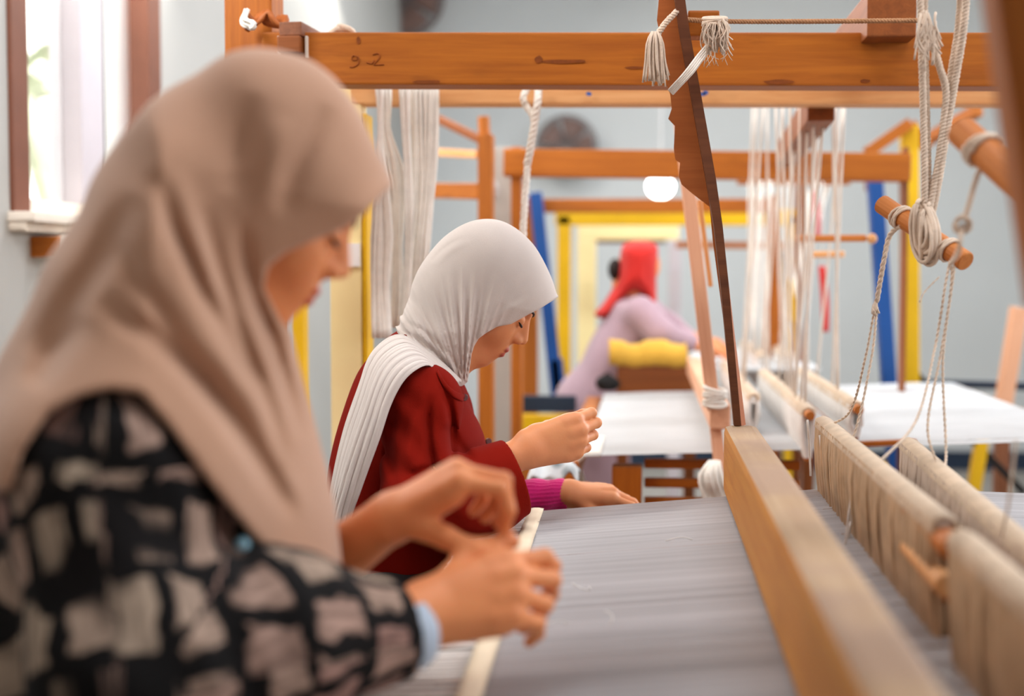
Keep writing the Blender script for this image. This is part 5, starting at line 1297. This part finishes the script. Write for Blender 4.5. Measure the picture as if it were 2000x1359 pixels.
def f3_body(P):
    d = head(P, c3, A3, .86); d = smin(d, chain(P, [c3, p3_(1225, 590), p3_(1190, 700)], [.05, .05, .06], .03), .03)
    for w_, e_, s_ in ((p3_(1352, 670, -.11), p3_(1290, 650, -.17), p3_(1250, 610, -.13)), (p3_(1355, 662, .09), p3_(1310, 640, .15), p3_(1260, 605, .12))):
        d = smin(d, chain(P, [s_, e_, w_], [.04, .036, .026], .02), .03)
        d = smin(d, hand(P, w_, (1, 0, -.18), (0, -1 if s_[1] > 0 else 1, .1), s_[1] < 0, [(20, 25, 15)] * 4, [(.7, .6, -.3), (.9, .3, -.3), (.95, .1, -.3)]), .012)
    for s_ in (-1, 1):
        z0 = -f3.O[2]; x = p3_(1150, 790)[0]
        d = smin(d, chain(P, [p3_(1165, 800) + np.array([0, s_ * .06, 0]), np.array([x, s_ * .08, .5 + z0]), np.array([x, s_ * .09, .06 + z0]), np.array([x + .14, s_ * .10, .035 + z0])], [.05, .05, .04, .033], .02), .03)
    return d
b_3, V = soft_object('body', f3_body, (-.40, -.32, -1.26), (.50, .32, .18), .0058, 'skin_warm', w3, f3); set_attr(b_3, 'lips', lips_mask(V, c3, A3))
soft_object('dress', f3_dress, (-.45, -.32, -1.20), (.36, .32, .05), .009, 'dress_lavender', w3, f3)
F3 = [(f3.line([(1240, 490), (1236, 540), (1240, 575)]), .012, .006), (f3.line([(1262, 490), (1262, 540), (1270, 600)]), .012, .006), (f3.line([(1220, 500), (1210, 560), (1180, 605)]), .012, .006)]
def f3_scarf(P): return smax(inflate(P, H3, .125, .07) + grooves(P[:, [0, 2]], F3, P[:, 1], False), -(head(P, c3, A3, .86) - .004), .004)
soft_object('headscarf', f3_scarf, (-.24, -.20, -.26), (.20, .20, .20), .0065, 'red_cloth', w3, f3)
soft_object('hair_bun', lambda P: ell(P, p3_(1201, 526, -.03), (.026, .03, .042)), p3_(1201, 526, -.03) - .08, p3_(1201, 526, -.03) + .08, .006, 'hair_dark', w3, f3)
# ------------------------------------------------------------------ seats and small things
def bench(y0, y1, x0, x1, label):
    t = thing('bench', ((x0 + x1) / 2, (y0 + y1) / 2, 0), label, 'bench')
    for k in range(3): box('seat_board', (x0 + k * (x1 - x0) / 3 + .003, y0, SEAT - .028), (x0 + (k + 1) * (x1 - x0) / 3 - .003, y1, SEAT), 'wood_orange_dark', t, .004)
    for x in (x0 + .03, x1 - .07):
        for y in (y0 + .06, y1 - .10): box('leg', (x, y, 0), (x + .045, y + .045, SEAT - .028), 'wood_orange_dark', t, .004)
    for y in (y0 + .065, y1 - .095): box('rail', (x0 + .075, y, .22), (x1 - .07, y + .03, .26), 'wood_orange_dark', t, .003)
bench(0.95, 1.72, -0.74, -0.42, 'low brown bench under the woman in the checked blouse')
bench(2.05, 2.66, -0.72, -0.40, 'low brown bench under the woman in the red jacket')
# white yarn hanks over the beam of loom 2
def hank(pts, wid, label, n=26, dep=.016, Y=3.035):
    o = None; mb = MB()
    P = resample(np.array([W(x, y, Y) for x, y in pts]), 26)
    wd = np.interp(np.linspace(0, 1, 26), np.linspace(0, 1, len(wid)), wid) * Y / FPX / 2
    for i in range(n):
        u = RNG.uniform(-1, 1); v = RNG.uniform(-1, 1); ph = RNG.uniform(0, 6)
        Q = P + np.stack([wd * (u + .12 * np.sin(np.linspace(0, 5, 26) + ph)), np.full(26, v * dep) * (wd / wd.max()), np.zeros(26)], 1)
        mb.tube(Q, .0034, 5)
    o = mb.build('yarn_hank', 'yarn_white'); return setp(o, label, 'yarn', 'white yarn hanks on the pale beam')
hank([(748, 172), (750, 208), (751, 255), (762, 320), (772, 400), (776, 520), (775, 640)], [30, 20, 46, 30, 16, 22, 26], 'bulging white yarn hank that narrows to a thin tail, leftmost on the pale beam', 44, .012, 3.005)
hank([(790, 172), (793, 260), (797, 340), (798, 450), (792, 640)], [18, 13, 15, 12, 14], 'thin white yarn strand between the bulging hank and the straight wide one', 16, .008, 2.975)
hank([(828, 172), (829, 300), (824, 400), (815, 500), (803, 640)], [48, 46, 42, 40, 38], 'straight wide white yarn hank, rightmost on the pale beam', 64, .014, 3.035)
hank([(745, 172), (741, 290), (742, 380), (744, 450), (742, 560), (745, 660)], [4, 6, 30, 42, 34, 40], 'low white yarn hank on a string, close beside the near woman\'s nose', 40, .012, 2.94)
# looped white cord hanging from loom 2's beam
t = thing('hanging_cord', W(1035, 200, 3.04), 'long white cord knotted over the pale beam, hanging behind the white headscarf', 'cord')
mb = MB(); mb.rope([W(1030, 172, 3.05), W(1022, 190, 3.03), W(1026, 205, 3.04), W(1040, 225, 3.04), W(1042, 260, 3.05), W(1032, 310, 3.05), W(1026, 380, 3.05), W(1022, 450, 3.05), W(1018, 560, 3.06)], .008, 3, 26); mb.build('cord', 'yarn_white', t)
mb = MB(); mb.rope([W(1052, 172, 3.05), W(1050, 200, 3.02), W(1044, 240, 3.03), W(1036, 290, 3.04), W(1030, 320, 3.05)], .009, 3, 26); mb.build('cord_end', 'yarn_white', t)
# wall fans, lamp
def fan(px, py, r, label):
    c = W(px, py, YF - .16); t = thing('wall_fan', (c[0], YF, c[2]), label, 'fan')
    mb = MB()
    for q in range(4):
        th = np.linspace(0, 2 * math.pi, 33); rr = r * (1 - .12 * (q in (0, 3))); yy = c[1] - .06 + .04 * q
        mb.tube(np.stack([c[0] + np.cos(th) * rr, np.full(33, yy), c[2] + np.sin(th) * rr], 1), .006, 5)
    for q in range(36):
        a = 2 * math.pi * q / 36; mb.tube([(c[0] + math.cos(a) * r * .15, c[1] - .085, c[2] + math.sin(a) * r * .15), (c[0] + math.cos(a) * r * .8, c[1] - .075, c[2] + math.sin(a) * r * .8), (c[0] + math.cos(a) * r, c[1], c[2] + math.sin(a) * r), (c[0] + math.cos(a) * r * .6, c[1] + .07, c[2] + math.sin(a) * r * .6)], .0028, 4)
    mb.build('guard', 'metal_grey', t)['kind'] = 'stuff'
    for k in range(5):
        a0 = k * 1.2566; G = np.zeros((6, 8, 3))
        for i in range(6):
            for j in range(8):
                rr = r * (.12 + .76 * i / 5); a = a0 + (-.5 + j / 7) * (1.12 - .12 * i / 5); G[i, j] = (c[0] + math.cos(a) * rr, c[1] + .02 - .05 * (j / 7 - .5), c[2] + math.sin(a) * rr)
        mb = MB(); mb.sheet(G); o = mb.build('blade', 'fan_blade', t); md = o.modifiers.new('thick', 'SOLIDIFY'); md.thickness = .004
    cyl('motor', (c[0], c[1] - .05, c[2]), (c[0], c[1] + .10, c[2]), r * .28, 'metal_grey', t)
    beam('arm', (c[0], c[1] + .05, c[2] - r * .2), (c[0], YF, c[2] - r * .7), .04, .04, 'metal_grey', t, .004)
mat_plain('fan_blade', (150, 118, 108), 0.5, 0.05, 8)
fan(1107, 285, .19, 'brown wall fan above the orange beam of the second loom')
fan(787, -6, .26, 'large grey wall fan high up, above the near loom beam')
m, nt, b = _nodes('bulb_glow'); b.inputs['Emission Color'].default_value = (1, .98, .94, 1); b.inputs['Emission Strength'].default_value = 9.0; b.inputs['Base Color'].default_value = (1, 1, 1, 1); MATS['bulb_glow'] = m
lc = W(1290, 364, 6.4); t = thing('pendant_lamp', (lc[0], lc[1], ZC), 'glowing white globe bulb hanging on a cord in the hall', 'lamp')
mb = MB(); mb.sphere(lc, .062, 20, 14, (1, 1, .92)); mb.build('bulb', 'bulb_glow', t)
cyl('bulb_socket', (lc[0], lc[1], lc[2] + .05), (lc[0], lc[1], lc[2] + .12), .022, 'metal_grey', t)
cyl('cord', (lc[0], lc[1], lc[2] + .11), (lc[0], lc[1], ZC), .005, 'cloth_white', t, k=6)
cyl('ceiling_rose', (lc[0], lc[1], ZC - .03), (lc[0], lc[1], ZC), .04, 'cloth_white', t)
# white card on the cream post, dark bag, patterned cloth, dropped threads
mat_plain('paper_white', (250, 250, 252), 0.7, 0.02, 10); c = W(690, 498, 3.062); o = box('card', (c[0] - .021, 3.060, c[2] - .026), (c[0] + .015, 3.069, c[2] + .026), 'paper_white', None, .001); setp(o, 'small blank white card pinned to the cream-yellow post', 'card')
# dark bag hanging at loom 3, crumpled patterned cloth on the end of loom 2's breast beam
bc = W(1186, 748, 4.83); mb = MB(); G = np.zeros((9, 18, 3))
for i in range(9):
    for j in range(18):
        a = 2 * math.pi * j / 17; u = i / 8; rr = .036 * (math.sin(math.pi * min(u * .8 + .12, 1)) ** .6) * (1 + .08 * math.sin(3 * a + u * 4)); G[i, j] = (bc[0] + math.cos(a) * rr * 1.2, bc[1] + math.sin(a) * rr * .7, bc[2] - .026 + .052 * u)
bag = thing('bag', bc, 'small black bag beside the lavender dress of the bending woman', 'bag')
mb.sheet(G); mb.build('pouch', 'black', bag)
mb = MB(); mb.tube(resample([bc + np.array([-.018, 0, .016]), bc + np.array([0, 0, .034]), bc + np.array([.018, 0, .016])], 10), .004, 6); mb.build('handle', 'black', bag)
def mat_print():
    m, nt, b = _nodes('cloth_print'); tc = N(nt, 'ShaderNodeTexCoord'); v = N(nt, 'ShaderNodeTexVoronoi'); v.inputs['Scale'].default_value = 26; nt.links.new(tc.outputs['Object'], v.inputs['Vector'])
    r = N(nt, 'ShaderNodeValToRGB'); e = r.color_ramp.elements; e[0].position = .15; e[0].color = (*lin((84, 104, 112)), 1); e[1].position = .5; e[1].color = (*lin((206, 214, 218)), 1)
    nt.links.new(v.outputs['Distance'], r.inputs[0]); nt.links.new(r.outputs[0], b.inputs['Base Color']); b.inputs['Roughness'].default_value = .9; MATS['cloth_print'] = m
mat_print()
G = np.zeros((22, 30, 3)); ca = W(1030, 935, 2.97); cb = W(1132, 925, 2.97)
for i in range(22):
    for j in range(30):
        u, v = i / 21, j / 29
        p = ca * (1 - v) + cb * v
        G[i, j] = p + np.array([0, .10 * (u - .5), .055 * math.sin(math.pi * v) ** .6 * math.sin(math.pi * (u * .8 + .1)) + .008 * math.sin(9 * v + 5 * u) + .006 * math.sin(17 * v - 4 * u) - .02 * abs(u - .5)])
mb = MB(); mb.sheet(G); o = mb.build('folded_cloth', 'cloth_print'); md = o.modifiers.new('thick', 'SOLIDIFY'); md.thickness = .004
setp(o, 'crumpled grey-blue printed cloth behind the hand of the woman in red', 'cloth')
st_ = thing('stool', (ca[0] * .5 + cb[0] * .5, 2.97, 0), 'low wooden stool that carries the printed cloth between the two looms', 'stool')
zt = float(G[:, :, 2].min()) - .004
box('seat', (ca[0] - .03, 2.86, zt - .03), (cb[0] + .02, 3.06, zt), 'wood_orange_dark', st_, .004)
for x in (ca[0] - .02, cb[0] - .02):
    for y in (2.87, 3.02): box('leg', (x, y, 0), (x + .03, y + .03, zt - .03), 'wood_orange_dark', st_, .003)
# gold ring, working threads between the fingers
def hold(name, pts, r, m, label, cat):
    mb = MB(); mb.tube(resample(np.array(pts), 20), r, 5); return setp(mb.build(name, m), label, cat)
hold('thread', [f1.world(p1_(905, 1058, .03)[None])[0], f1.world(p1_(930, 1075, .0)[None])[0], f1.world(p1_(985, 1085, -.05)[None])[0]], .0011, 'thread_white', 'loose white thread between the hands of the near woman', 'thread')
